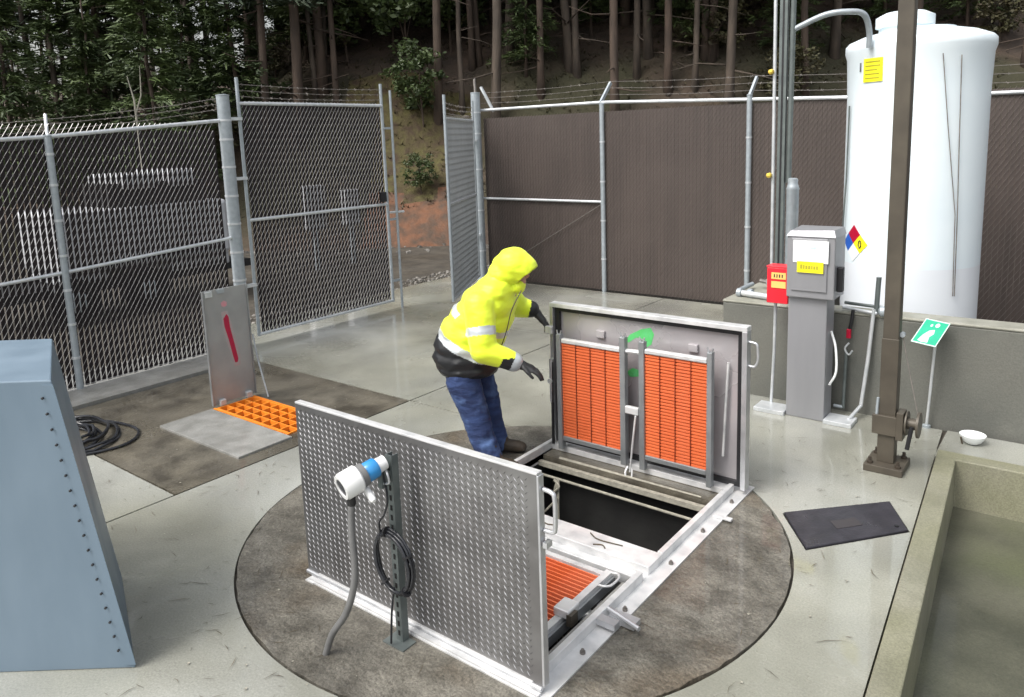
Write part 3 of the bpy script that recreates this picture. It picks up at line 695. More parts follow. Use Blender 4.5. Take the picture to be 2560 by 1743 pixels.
for g_ in (.3, 1.6, 3.9, 5.2):
    c = CC+e1*.151*math.sin(g_)+e2*.116*math.cos(g_)
    MB().lathe(c-V(0, .0, 0), e1*math.cos(g_)*.151-e2*math.sin(g_)*.116, [(-.004, .02), (-.004, .026), (.004, .026), (.004, .02)], 10).build('tie', 'rubber', cc)
MB().tube(spline([B0+V(.0, -.03, -.02), (-2.53, 2.22, .86), (-2.52, 2.22, .77), (-2.55, 2.22, .69), (-2.60, 2.23, .63), (-2.60, 2.235, .56)], 6), .0055, 7).build('lead', 'black_hose', cc, smooth=True)
MB().tube(spline([(-2.53, 2.235, .315), (-2.55, 2.23, .2), (-2.56, 2.22, .02)], 6), .0055, 7).build('lead', 'black_hose', cc, smooth=True)

# ------------------------------------------------------------------ small hatch on the dark pad
sl_ = thing('access_door', 'upright grey sheet door with a red sprayed stroke behind the orange grid', 'hatch lid', (-6.44, 3.85, 0))
MB().box(-6.452, 3.62, .03, -6.44, 4.06, 1.12).build('sheet', 'concrete_pale' if False else 'alu_sheet2' if 'alu_sheet2' in M else 'alu_sheet', sl_)
MB().box(-6.455, 4.06, .03, -6.425, 4.072, 1.12).build('flange', 'alu_grey', sl_); MB().box(-6.455, 3.608, .03, -6.425, 3.62, 1.12).build('flange', 'alu_grey', sl_)
xx = -6.4398
MB().flat([(xx, 3.80, .83), (xx, 3.835, .87), (xx, 3.855, .84), (xx, 3.86, .74), (xx, 3.885, .60), (xx, 3.915, .42), (xx, 3.905, .385), (xx, 3.88, .385), (xx, 3.865, .45), (xx, 3.835, .62), (xx, 3.805, .75)], (1, 0, 0), .0012).build('paint_stroke', 'spray_red', sl_, label='dark red sprayed stroke')
MB().flat([(xx-.0004, 3.785, .90), (xx-.0004, 3.85, .90), (xx-.0004, 3.885, .74), (xx-.0004, 3.945, .42), (xx-.0004, 3.93, .35), (xx-.0004, 3.87, .35), (xx-.0004, 3.815, .60), (xx-.0004, 3.785, .75)], (1, 0, 0), .0006).build('paint_overspray', mat('overspray', (.40, .30, .31), (.36, .35, .35), rough=.6, ns=30), sl_)
MB().flat([(xx, 3.795, .95), (xx, 3.79, .985), (xx, 3.82, 1.0), (xx, 3.85, .985), (xx, 3.848, .95), (xx, 3.82, .94)], (1, 0, 0), .001).build('paint_mark', 'spray_pink', sl_, label='small pink sprayed mark')
for y in (3.70, 3.98):
    MB().box(-6.44, y-.03, .02, -6.40, y+.03, .075).build('hinge', 'galv_bright', sl_, bevel=.006)
MB().box(-6.44, 3.63, 1.06, -6.42, 3.70, 1.11).build('latch', 'galv_bright', sl_); MB().box(-6.44, 3.76, 1.08, -6.428, 3.83, 1.115).build('latch', 'galv', sl_)
MB().tube([(-6.43, 4.085, .62), (-6.38, 4.09, .35), (-6.25, 4.08, .02)], .008, 6).build('stay_rod', 'galv', sl_)
og = thing('floor_grid', 'bright orange open floor grid beside the pale concrete cover', 'grate', (-5.85, 3.82, 0))
first = None
for i in range(9):
    x = -6.40+i*1.1/8
    if first is None: first = MB().box(x-.007, 3.62, -.03, x+.007, 4.02, .014).build('bar', 'orange_bright', og)
    else: copy_part(first, og, (i*1.1/8, 0, 0))
first = None
for j in range(5):
    y = 3.63+j*.095
    if first is None: first = MB().box(-6.41, y-.007, -.029, -5.29, y+.007, .0125).build('bar', 'orange_bright', og)
    else: copy_part(first, og, (0, j*.095, 0))
for a in ((-6.42, 3.60, -5.28, 3.618), (-6.42, 4.022, -5.28, 4.04)): MB().box(a[0], a[1], -.02, a[2], a[3], .016).build('frame_bar', 'orange_bright', og)
cv = MB().box(-6.42, 3.08, -.02, -5.20, 3.585, .02).build('cover_slab', 'concrete_pale', None, loc=(-5.8, 3.3, 0), bevel=.006)
tag(cv, 'pale rectangular concrete cover set into the dark pad', 'cover')

# black hose coil at the left
hc = thing('hose_coil', 'loose coil of black hose on the wet concrete by the blue-grey cabinet', 'hose', (-6.75, 2.55, 0))
for k in range(9):
    R_ = .45-.030*k+random.uniform(-.015, .015); ox, oy = random.uniform(-.04, .04)-.1, random.uniform(-.04, .04)
    zz = .014+.018*(k % 4)
    MB().tube([(-6.76+ox+R_*math.cos(2*math.pi*i/48)*1.05, 2.47+oy+R_*math.sin(2*math.pi*i/48)*.82, zz+.01*math.sin(i*.7+k)) for i in range(48)], .0125, 8, closed=True).build('loop', 'black_hose', hc, smooth=True)
MB().tube(spline([(-6.66, 2.11, .02), (-6.36, 2.36, .014), (-6.26, 2.71, .014), (-6.51, 2.93, .014), (-6.96, 2.86, .02), (-7.26, 2.61, .02)], 8), .0125, 8).build('loop', 'black_hose', hc, smooth=True)

# blue-grey cabinet at the left edge
bc = thing('equipment_cabinet', 'tall blue-grey sheet metal cabinet with a row of screws along its edge', 'cabinet', (-3.7, 1.2, 0))
R2 = V(.785, .62, 0); F2 = V(-.62, .785, 0)
E2 = V(-.93, .367, 0)
def P_(s_, f_, z): return V(-3.49, 1.375, 0)+R2*s_+E2*(f_+.9)+V(0, 0, z)
bd = MB(); e = -.15
bd.add([P_(-1.2, 0, 0), P_(.06, 0, 0), P_(.06, -.898, 0), P_(-1.2, -.898, 0), P_(-1.2, 0, 1.42), P_(.06+e*1.42, 0, 1.42), P_(.06+e*1.42, -.898, 1.42), P_(-1.2, -.898, 1.42)],
       [(0, 1, 2, 3), (7, 6, 5, 4), (4, 5, 1, 0), (5, 6, 2, 1), (6, 7, 3, 2), (7, 4, 0, 3)])
bd.build('case', 'bluegrey', bc, bevel=.006)
first = None
for i in range(18):
    z = .1+i*.073
    p = P_(.06+e*z*1.02-.052, -.9, z)
    if first is None: first = MB().lathe(p+F2*-.004, -F2, [(0, .006), (.008, .006), (.010, .003)], 8).build('screw', 'rubber', bc); p0 = p
    else: copy_part(first, bc, p-p0)
sf = MB().add([P_(.06-.048, -.9, .02), P_(.062, -.9, .02), P_(.062+e*1.40, -.9, 1.40), P_(.06-.048+e*1.40, -.9, 1.40)] + [P_(.06-.048, -.904, .02), P_(.062, -.904, .02), P_(.062+e*1.40, -.904, 1.40), P_(.06-.048+e*1.40, -.904, 1.40)],
              [(0, 1, 2, 3), (7, 6, 5, 4), (0, 4, 5, 1), (1, 5, 6, 2), (2, 6, 7, 3), (3, 7, 4, 0)])
sf.build('edge_flange', 'bluegrey', bc)

# ------------------------------------------------------------------ containment wall, pedestal and what stands by it
wl = thing('containment_wall', 'low grey concrete containment wall in front of the white tank', 'wall', (-1, 6.7, 0))
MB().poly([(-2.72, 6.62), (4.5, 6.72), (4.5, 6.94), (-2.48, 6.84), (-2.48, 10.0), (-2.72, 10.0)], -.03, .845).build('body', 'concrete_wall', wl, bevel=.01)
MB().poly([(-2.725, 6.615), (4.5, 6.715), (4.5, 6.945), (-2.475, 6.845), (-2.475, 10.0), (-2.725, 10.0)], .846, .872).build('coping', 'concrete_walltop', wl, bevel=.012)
pd = thing('control_pedestal', 'stainless steel control pedestal with white and yellow plates', 'pedestal', (-1.86, 6.35, 0))
MB().box(-2.015, 6.28, .0, -1.705, 6.50, 1.05).build('column', 'stainless', pd, bevel=.008)
MB().box(-2.02, 6.235, 1.04, -1.645, 6.53, 1.545).build('cabinet', 'stainless', pd, bevel=.008)
MB().add([(-2.025, 6.225, 1.545), (-1.64, 6.225, 1.545), (-1.64, 6.535, 1.545), (-2.025, 6.535, 1.545), (-2.0, 6.25, 1.585), (-1.66, 6.25, 1.60), (-1.66, 6.535, 1.60), (-2.0, 6.535, 1.60)],
         [(0, 3, 2, 1), (4, 5, 6, 7), (0, 1, 5, 4), (1, 2, 6, 5), (2, 3, 7, 6), (3, 0, 4, 7)]).build('hood', 'stainless', pd)
MB().box(-1.98, 6.222, 1.10, -1.70, 6.236, 1.53).build('door', 'stainless', pd, bevel=.004)
wp = MB().box(-1.965, 6.215, 1.335, -1.69, 6.221, 1.515).build('white_plate', 'label_white', pd)
MB().box(-1.83, 6.212, 1.45, -1.79, 6.2148, 1.475).build('blue_smudge', mat('palecyan', (.6, .85, .92), rough=.5), pd)
MB().box(-1.93, 6.209, 1.255, -1.725, 6.2145, 1.345).build('yellow_plate', 'label_yellow', pd)
ik = MB(); x = -1.905
for w in (.018, .012, .016, .018, .010, .016, .014):
    ik.box(x, 6.2075, 1.285, x+w, 6.2087, 1.312+random.uniform(0, .008)); x += w+.006
ik.build('blurred_lettering', 'label_ink', pd)
MB().box(-1.645, 6.30, 1.1, -1.60, 6.36, 1.3).build('side_switch', 'rubber', pd, bevel=.006)
for a in ((-2.28, 6.24, -2.02, 6.44), (-1.70, 6.24, -1.48, 6.44)): MB().box(a[0], a[1], .0, a[2], a[3], .035).build('base_plate', 'galv_bright', pd, bevel=.004)
MB().tube(spline([(-1.70, 6.40, .75), (-1.655, 6.38, .62), (-1.64, 6.36, .42), (-1.69, 6.36, .30)], 6), .010, 8).build('whip', 'label_white', pd, smooth=True)

rb = thing('red_box', 'small red box with two orange stickers beside the stainless pedestal', 'box', (-2.12, 6.45, .98))
MB().box(-2.205, 6.30, .955, -2.027, 6.43, 1.262).build('case', 'red_box', rb, bevel=.008)
MB().box(-2.209, 6.296, 1.26, -2.026, 6.434, 1.275).build('lid', 'red_box', rb, bevel=.004)
for z0_, z1_ in ((1.165, 1.22), (1.09, 1.145)):
    s1 = MB().box(-2.165, 6.295, z0_, -2.045, 6.299, z1_).build('sticker', 'label_orange', rb)
    if z0_ > 1.12:
        s2 = MB()
        for k in range(4): s2.box(-2.145+k*.022, 6.2935, z0_+.014, -2.135+k*.022, 6.2948, z1_-.014)
        s2.build('blurred_lettering', 'ink', s1)
MB().tube([(-2.16, 6.40, .96), (-2.17, 6.42, .5), (-2.19, 6.43, .03)], .014, 10).build('support_conduit', 'label_white' if False else 'galv_bright', rb, smooth=True)

vp = thing('valve_pipe', 'pale pipe with fittings lying along the containment wall coping', 'pipe', (-2.5, 6.8, .87))
MB().tube([(-2.62, 6.80, .91), (-2.2, 6.72, .905)], .028, 12).build('pipe', 'galv_bright', vp, smooth=True)
for x in (-2.63, -2.53): MB().lathe((x, 6.80, .91), (1, -.1, 0), [(-.02, .035), (-.02, .042), (.02, .042), (.02, .035)], 12).build('coupling', 'galv', vp)
MB().tube(spline([(-2.62, 6.80, .91), (-2.67, 6.9, .91), (-2.66, 7.2, .92)], 5), .022, 8).build('elbow', 'galv', vp, smooth=True)
yv = thing('brass_valve', 'yellow valve with grey fittings on the wall beside the red box', 'valve', (-2.3, 7.2, .87))
MB().lathe((-2.36, 7.20, .93), (1, -.1, .0), [(0, .02), (.01, .05), (.09, .05), (.1, .025)], 14).build('body', 'brass', yv, smooth=True)
MB().tube([(-2.36, 7.20, .93), (-2.60, 7.25, .95)], .02, 8).build('stem', 'barb', yv)
MB().lathe((-2.5, 7.22, .94), (1, -.1, .3), [(-.02, .03), (.0, .045), (.02, .03)], 10).build('fitting', 'galv', yv)
MB().box(-2.34, 7.1, .80, -2.2, 7.25, .885).build('bracket', 'rubber', yv)

# tall strut pole with conduits and the thick standpipe
sp = thing('conduit_pole', 'tall grey strut pole carrying conduits beside the white tank', 'pole', (-2.42, 7.3, .85))
MB().box(-2.475, 7.28, .8, -2.405, 7.33, 3.75).build('strut', 'strut', sp)
MB().box(-2.448, 7.276, .8, -2.432, 7.279, 3.75).build('slot_line', 'rubber', sp)
MB().tube([(-2.505, 7.29, .8), (-2.52, 7.29, 3.75)], .017, 10).build('conduit', 'galv_bright', sp, smooth=True)
MB().tube([(-2.375, 7.32, 1.9), (-2.365, 7.32, 3.75)], .026, 10).build('conduit', 'strut', sp, smooth=True)
for z in (1.97, 2.93): MB().lathe((-2.56, 7.25, z), (1, 0, .2), [(0, .012), (.01, .024), (.04, .024), (.05, .012)], 10).build('yellow_clip', 'brass', sp)
MB().tube(spline([(-2.37, 7.33, 3.30), (-2.1, 7.35, 3.40), (-1.9, 7.40, 3.41), (-1.80, 7.48, 3.38), (-1.77, 7.55, 3.25), (-1.77, 7.58, 3.1)], 6), .026, 12).build('bent_pipe', 'galv', sp, smooth=True)
tp = thing('standpipe', 'thick grey capped standpipe behind the stainless pedestal', 'pipe', (-2.28, 7.3, .0))
MB().lathe((-2.31, 7.25, -.02), (0, 0, 1), [(0, .056), (1.86, .056), (1.87, .060), (1.90, .05), (1.92, .045), (1.96, .045), (1.97, .03)], 20).build('pipe', 'galv', tp, smooth=True)

# ------------------------------------------------------------------ tank
TC = V(-1.475, 8.17, 0); TR = .60
tk = thing('storage_tank', 'tall white plastic tank with a hazard diamond and yellow label', 'tank', TC)
def wob(prof): return prof
MB().lathe(TC+V(0, 0, .0), (0, 0, 1), [(0, TR), (1.10, TR)], 64).build('lower_shell', 'tank_full', tk, smooth=True)
MB().lathe(TC+V(0, 0, 1.10), (0, 0, 1), [(0, TR), (1.6, TR), (1.93, TR+.012), (1.99, TR+.03), (2.05, TR+.028), (2.08, TR), (2.13, TR*.80), (2.17, TR*.5), (2.18, .3)], 64).build('shell', 'tank', tk, smooth=True)
MB().lathe(TC+V(-.12, -.04, 3.14), (0, 0, 1), [(0, .22), (.16, .22), (.17, .25), (.26, .25), (.30, .17)], 32).build('manway', 'tank', tk, smooth=True)
def on_tank(ang, z, off=.004):   # ang measured from the direction towards the camera, positive to the right
    base = math.atan2(-TC.y, -TC.x)
    a = base+ang
    return TC+V(math.cos(a)*(TR+off), math.sin(a)*(TR+off), z)
def patch(angs, zs, m, name, off=.003, n=6, diamond=None):
    mb = MB()
    a0, a1 = angs; z0, z1 = zs
    P = [[on_tank(a0+(a1-a0)*i/n, z0+(z1-z0)*j/n, off) for i in range(n+1)] for j in range(n+1)]
    vs = [p for r_ in P for p in r_]; fs = [(j*(n+1)+i, j*(n+1)+i+1, (j+1)*(n+1)+i+1, (j+1)*(n+1)+i) for j in range(n) for i in range(n)]
    mb.add(vs, fs); o = mb.build(name, m, tk); s_ = o.modifiers.new('solid', 'SOLIDIFY'); s_.thickness = .002; s_.offset = 1; return o
yl = patch((-.80, -.47), (2.80, 3.01), 'label_yellow', 'yellow_label', .012)
for k in range(5):
    z = 2.98-.036*k; q = patch((-.76, -.76+random.uniform(.18, .26)), (z-.006, z+.004), 'label_ink', 'print_line', .0155, 3)
patch((-.885, -.855), (2.90, 2.98), 'grey_conduit', 'clip', .012, 2)
# hazard diamond: four rotated squares wrapped on the shell
def dia(ca, cz, m, name, h=.088, off=.004):
    da = h/TR; mb = MB(); n = 4
    for i in range(n+1):
        for j in range(n+1):
            u, v = i/n-.5, j/n-.5
            mb.v.append(tuple(on_tank(ca+(u-v)*da, cz+(u+v)*h, off)))
    for i in range(n):
        for j in range(n): k = i*(n+1)+j; mb.f.append((k, k+n+1, k+n+2, k+1))
    o = mb.build(name, m, tk); s_ = o.modifiers.new('solid', 'SOLIDIFY'); s_.thickness = .002; s_.offset = -1; return o
CA, CZ, hh = -.90, 1.30, .088
dia(CA, CZ+hh, 'red', 'diamond_red'); dia(CA-hh/TR, CZ, 'blue', 'diamond_blue'); dyy = dia(CA+hh/TR, CZ, 'label_yellow', 'diamond_yellow'); dia(CA, CZ-hh, 'label_white', 'diamond_white')
zero = MB().tube([on_tank(CA+hh/TR+.026*math.cos(t*2*math.pi/20), CZ+.034*math.sin(t*2*math.pi/20), .008) for t in range(20)], .0045, 5, closed=True)
zero.build('figure_zero', 'ink', tk)
# tie-down cables and the thin conduit down the side
MB().tube([on_tank(.30, 3.0, .03), on_tank(.42, 2.4, .02), on_tank(.60, 1.6, .02), on_tank(.64, .86, .02)], .004, 6).build('tie_cable', 'barb', tk)
MB().tube([on_tank(.55, 2.98, .03), on_tank(.60, 2.2, .02), on_tank(.63, 1.6, .025), on_tank(.66, .86, .025)], .0045, 6).build('tie_cable', 'barb', tk)
MB().tube([on_tank(-1.12, 2.6, .02), on_tank(-1.14, 1.9, .02), on_tank(-1.2, 1.3, .03), on_tank(-1.25, .9, .03)], .008, 6).build('side_conduit', 'strut', tk)

# pipe rack in front of the wall
pr_ = thing('sample_pipework', 'thin pipework with a red tagged valve on the containment wall', 'pipework', (-1.5, 6.6, 0))
MB().tube([(-1.68, 6.72, .93), (-1.36, 6.66, .93)], .014, 8).build('pipe', 'strut', pr_, smooth=True)
MB().tube([(-1.68, 6.66, .90), (-1.40, 6.60, .89)], .014, 8).build('pipe', 'galv_bright', pr_, smooth=True)
MB().tube([(-1.42, 6.66, .88), (-1.41, 6.66, 1.18)], .020, 10).build('riser', 'strut', pr_, smooth=True)
MB().tube([(-1.425, 6.60, .92), (-1.45, 6.58, .5), (-1.485, 6.56, .10), (-1.53, 6.36, .03)], .016, 8).build('down_pipe', 'galv_bright', pr_, smooth=True)
MB().tube([(-1.62, 6.58, .55), (-1.625, 6.56, .05)], .014, 8).build('down_pipe', 'strut', pr_, smooth=True)
MB().tube([(-1.625, 6.56, .06), (-1.70, 6.56, .06)], .014, 8).build('foot_pipe', 'galv', pr_, smooth=True)
MB().lathe((-1.40, 6.64, .90), (1, 0, .1), [(0, .02), (.02, .045), (.10, .04), (.12, .02)], 10).build('valve', 'galv', pr_, smooth=True)
MB().tube([(-1.585, 6.60, .90), (-1.59, 6.585, .80), (-1.60, 6.58, .74)], .014, 8).build('valve_stem', 'rubber', pr_)
MB().obox((-1.605, 6.575, .70), V(.018, 0, 0), V(0, .012, 0), V(0, 0, .04)).build('red_handle', 'red', pr_, bevel=.006)
MB().tube(spline([(-1.60, 6.575, .62), (-1.63, 6.57, .57), (-1.60, 6.57, .52), (-1.57, 6.57, .56)], 5), .008, 6).build('hook', 'galv_bright', pr_)

# eye wash sign
es = thing('eyewash_sign', 'tilted green sign with a white pictogram on a thin pole by the wall', 'sign', (-1.01, 6.55, 0))
SCN = V(-.985, 6.46, .815); u = R2*.135+V(0, 0, -.025)-F2*.10; v = R2*-.20+V(0, 0, -.135)-F2*.16
nn = u.cross(v).normalized(); nn = nn if nn.dot(V(0, 0, 2.4)-SCN) > 0 else -nn
def sp_(a, b, o_=0): return SCN+u*a+v*b+nn*o_
MB().flat([sp_(-.5, -.5), sp_(.5, -.5), sp_(.5, .5), sp_(-.5, .5)], nn, .004).build('plate', 'sign_white', es)
MB().flat([sp_(-.46, -.46, .004), sp_(.46, -.46, .004), sp_(.46, .46, .004), sp_(-.46, .46, .004)], nn, .0015).build('green_face', 'green_sign', es)
pg = MB()
pg.flat([sp_(-.12, .44, .0056), sp_(-.30, .40, .0056), sp_(-.22, .15, .0056), sp_(-.08, -.05, .0056), sp_(.1, -.12, .0056), sp_(.16, .05, .0056), sp_(.06, .2, .0056), sp_(.12, .42, .0056)], nn, .001)
pg.flat([sp_(.10+.09*math.cos(i*.785), -.30+.09*math.sin(i*.785), .0056) for i in range(8)], nn, .001)
pg.flat([sp_(-.12+.05*math.cos(i*.785), -.26+.06*math.sin(i*.785), .0056) for i in range(8)], nn, .001)
pg.build('pictogram', 'sign_white', es)
MB().tube([(-1.0, 6.60, 0), SCN+V(.03, .05, -.06)], .011, 8).build('pole', 'galv_bright', es, smooth=True)
MB().lathe((-1.0, 6.60, 0), (0, 0, 1), [(0, .03), (.02, .03), (.025, .015)], 12).build('foot', 'galv', es)
ew = thing('eyewash_basin', 'white bowl near the wall foot at the eyewash sign', 'basin', (-.66, 6.42, 0))
MB().lathe((-.66, 6.42, .0), (0, 0, 1), [(0, .03), (.02, .06), (.06, .085), (.075, .09), (.07, .075), (.03, .045)], 20).build('bowl', 'label_white', ew, smooth=True)
MB().tube([(-.72, 6.38, .0), (-.73, 6.36, .06)], .006, 6).build('pin', 'twig', ew)

# brown post with winch
bp_ = thing('davit_post', 'brown square steel post with base plate and hand winch', 'post', (-1.09, 5.64, 0))
MB().box(-1.145, 5.60, .05, -1.045, 5.70, 4.2).build('mast', 'brown_steel', bp_, bevel=.006)
MB().box(-1.150, 5.595, .05, -1.040, 5.705, .95).build('sleeve', 'brown_steel', bp_, bevel=.004)
MB().box(-1.215, 5.50, .0, -.965, 5.78, .05).build('base_plate', 'brown_steel', bp_, bevel=.004)
first = None
for (x, y) in ((-1.18, 5.54), (-1.0, 5.54), (-1.18, 5.74), (-1.0, 5.74)):
    if first is None: first = MB().lathe((x, y, .05), (0, 0, 1), [(0, .02), (.016, .02), (.018, .011), (.045, .011)], 8).build('anchor_bolt', 'boot', bp_); f0 = (x, y)
    else: copy_part(first, bp_, (x-f0[0], y-f0[1], 0))
wn = MB().box(-1.185, 5.57, .26, -1.00, 5.60, .40).build('winch_bracket', 'brown_steel', bp_, bevel=.004)
MB().box(-1.030, 5.562, .24, -.985, 5.68, .44).build('winch_bracket', 'brown_steel', bp_, bevel=.004)
MB().lathe((-.985, 5.62, .36), (1, 0, 0), [(0, .05), (.01, .085), (.02, .085), (.02, .04), (.08, .04), (.08, .09), (.095, .09)], 20).build('winch_drum', 'brown_steel', bp_, smooth=True)
MB().tube([(-.93, 5.56, .36), (-.95, 5.54, .20)], .014, 8).build('crank_handle', 'rubber', bp_)
MB().tube([(-.90, 5.62, .40), (-1.02, 5.65, .92), (-1.03, 5.65, .98)], .004, 6).build('cable', 'barb', bp_)
MB().lathe((-1.03, 5.63, .98), (0, 1, 0), [(0, .018), (.03, .018)], 10).build('pulley', 'galv', bp_)
MB().tube([(-1.16, 5.59, .40), (-1.155, 5.59, .52)], .01, 6).build('pin', 'galv', bp_)

# black utility lid
ul = MB().add([(-1.46, 4.565, -.03), (-1.215, 4.215, -.03), (-.785, 4.755, -.03), (-.955, 5.085, -.03), (-1.46, 4.565, .012), (-1.215, 4.215, .012), (-.785, 4.755, .012), (-.955, 5.085, .012)],
              [(0, 3, 2, 1), (4, 5, 6, 7), (0, 1, 5, 4), (1, 2, 6, 5), (2, 3, 7, 6), (3, 0, 4, 7)])
ut = thing('utility_cover', 'wet black rectangular utility box cover set in the concrete', 'cover', (-1.12, 4.65, 0))
ul.build('lid', 'lid_black', ut, bevel=.006)
MB().poly([(-1.19, 4.60), (-1.13, 4.53), (-1.02, 4.66), (-1.08, 4.73)], .0125, .0145).build('name_plate', mat('lid_plate', (.038, .033, .036), rough=.4), ut)
MB().lathe((-.85, 4.76, .012), (0, 0, 1), [(0, .012), (.006, .012)], 8).build('bolt', 'rubber', ut)

# ------------------------------------------------------------------ person
def blob(name, prims, voxel, smooth_it=6, parent=None, amp=0., nsc=9.):
    bm = bmesh.new()
    def ell(c, r, mtx=None):
        m4 = Matrix.Translation(Vector(c)) @ (mtx or Matrix.Identity(4)) @ Matrix.Diagonal((*r, 1))
        bmesh.ops.create_icosphere(bm, subdivisions=2, radius=1, matrix=m4)
    for p in prims:
        if p[0] == 'e': ell(p[1], p[2], p[3] if len(p) > 3 else None)
        else:
            pts, rs = p[1], p[2]
            for i in range(len(pts)-1):
                a, b = Vector(pts[i]), Vector(pts[i+1]); L = (b-a).length
                n = max(2, int(L/(min(rs[i], rs[i+1])*.35)))
                for k in range(n+1):
                    t = k/n; r = rs[i]*(1-t)+rs[i+1]*t; ell(a.lerp(b, t), (r, r, r))
    me = bpy.data.meshes.new(name); bm.to_mesh(me); bm.free()
    o = bpy.data.objects.new(name, me); COL.objects.link(o)
    r = o.modifiers.new('r', 'REMESH'); r.mode = 'VOXEL'; r.voxel_size = voxel
    s_ = o.modifiers.new('s', 'SMOOTH'); s_.factor = .5; s_.iterations = smooth_it
    bpy.context.view_layer.update(); bake(o); me = o.data
    if amp:
        me.calc_loop_triangles(); ns_ = [v.normal.copy() for v in me.vertices]
        for v, n_ in zip(me.vertices, ns_):
            q = Vector((v.co.x*nsc*.8, v.co.y*nsc*.8, v.co.z*nsc*1.7))
            d = noise.noise(q)+.5*noise.noise(q*2.1); d = (1-abs(d)*2.0)*.6+d*.4
            v.co += n_*d*amp
    me.polygons.foreach_set('use_smooth', [True]*len(me.polygons)); me.update()
    if parent: o.parent = parent
    return o
PL = V(-3.52, 4.20, .004)
pn = thing('person', 'person in a yellow hooded rain jacket and jeans stooping towards the open hatch', 'person', PL)
pn.rotation_euler.z = rad(38.3-15)
# body: legs, trunk, neck and head in one skin
near = [(-.20, -.11, .84), (-.18, -.13, .64), (-.11, -.15, .46), (-.045, -.17, .25), (.02, -.19, .09), (.02, -.19, .06)]
far = [(-.20, .11, .84), (-.16, .13, .64), (-.095, .14, .46), (-.06, .135, .25), (-.02, .13, .11), (-.02, .13, .08)]
body = blob('body', [('c', near, [.125, .130, .110, .098, .094, .094]), ('c', far, [.12, .125, .105, .092, .090, .090]),
                     ('e', (-.17, 0, .82), (.16, .19, .15)), ('c', [(-.14, 0, .9), (-.03, 0, 1.1), (.06, 0, 1.28)], [.17, .17, .15]),
                     ('c', [(.08, 0, 1.3), (.17, 0, 1.42)], [.06, .058]), ('e', (.205, 0, 1.475), (.098, .078, .112), Matrix.Rotation(rad(28), 4, 'Y')),
                     ('e', (.295, 0, 1.425), (.02, .014, .024)), ('e', (.26, 0, 1.375), (.03, .035, .02)), ('e', (.20, .08, 1.46), (.02, .012, .03)), ('e', (.20, -.08, 1.46), (.02, .012, .03))],
            .012, 4, pn, .008, 9)
body.data.materials.clear(); body.data.materials.append(M['denim']); body.data.materials.append(M['skin'])
for p in body.data.polygons: p.material_index = 1 if p.center.z > 1.15 else 0
# jacket
N_SH, N_EL, N_WR = V(-.01, -.215, 1.235), V(.035, -.30, .94), V(.235, -.225, .84)
F_SH, F_EL, F_WR = V(.06, .215, 1.25), V(.13, .36, 1.11), V(.225, .385, 1.085)
jk = blob('jacket', [('e', (-.175, 0, .735), (.25, .262, .10)), ('e', (-.185, 0, .81), (.265, .270, .14)), ('e', (-.17, 0, .90), (.270, .268, .16)), ('e', (-.12, 0, 1.0), (.27, .262, .17)), ('e', (-.06, 0, 1.10), (.25, .258, .17)),
                     ('e', (.005, 0, 1.22), (.215, .255, .16)), ('e', (.06, 0, 1.31), (.155, .235, .13)), ('e', (.10, 0, 1.39), (.115, .13, .10)),
                     ('e', (.235, 0, 1.345), (.05, .07, .06)),
                     ('c', [N_SH, N_EL, N_WR], [.115, .098, .070]), ('c', [F_SH, F_EL, F_WR], [.11, .09, .07])],
          .0085, 16, pn, .0065, 5.5)
jk.data.materials.clear()
for m_ in ('jacket', 'jacket_black', 'reflective'): jk.data.materials.append(M[m_])
def seg_t(p, a, b):
    ab = b-a; t = (p-a).dot(ab)/ab.length_squared; return t, (p-(a+ab*max(0, min(1, t)))).length
for p in jk.data.polygons:
    c = p.center; i = 0
    s_ = .966*c.x+.26*c.y*0
    tq = .474*s_+.88*c.z
    tn, dn_ = seg_t(c, N_EL, N_WR); tu, du = seg_t(c, N_SH, N_EL); tf, df = seg_t(c, F_EL, F_WR)
    arm = (dn_ < .115 and c.y < -.19) or (du < .125 and c.y < -.235) or df < .1
    if arm:
        if dn_ < .12 and c.y < -.17 and tn > .93: i = 2
        elif dn_ < .12 and tn > .60 and c.z < .885 and c.y < -.2: i = 1
        elif df < .11 and tf > .9: i = 1
        elif du < .13 and .48 < tu < .68 and c.y < -.2: i = 2
    else:
        if tq < .695: i = 1
        elif tq < .755: i = 2
        elif .905 < tq < .955 and c.y > -.2: i = 2
    p.material_index = i
# hem: open the lower end a little and trim
# hood with a real opening
HC = V(.205, 0, 1.50)
hd = blob('hood', [('e', (.20, 0, 1.49), (.145, .135, .145), Matrix.Rotation(rad(25), 4, 'Y')), ('e', (.255, 0, 1.47), (.13, .12, .12), Matrix.Rotation(rad(25), 4, 'Y')), ('e', (.31, 0, 1.445), (.075, .10, .075)), ('e', (.12, 0, 1.43), (.12, .13, .11)), ('e', (.10, 0, 1.52), (.06, .08, .05))], .009, 14, pn, .004, 7)
bm = bmesh.new(); bm.from_mesh(hd.data)
nf = V(.62, 0, -.785)
dele = [f for f in bm.faces if (f.calc_center_median()-V(.235, 0, 1.435)).dot(nf) > .045 and abs(f.calc_center_median().y) < .105]
bmesh.ops.delete(bm, geom=dele, context='FACES'); bm.to_mesh(hd.data); bm.free()
hd.data.materials.clear(); hd.data.materials.append(M['jacket'])
so = hd.modifiers.new('thick', 'SOLIDIFY'); so.thickness = .012; so.offset = -1
# collar flap and zip
zp = MB().tube(spline([(.275, -.10, 1.33), (.215, -.155, 1.20), (.175, -.17, 1.05), (.12, -.175, .9)], 5), .004, 6).build('zip', 'jacket_black'); zp.parent = pn
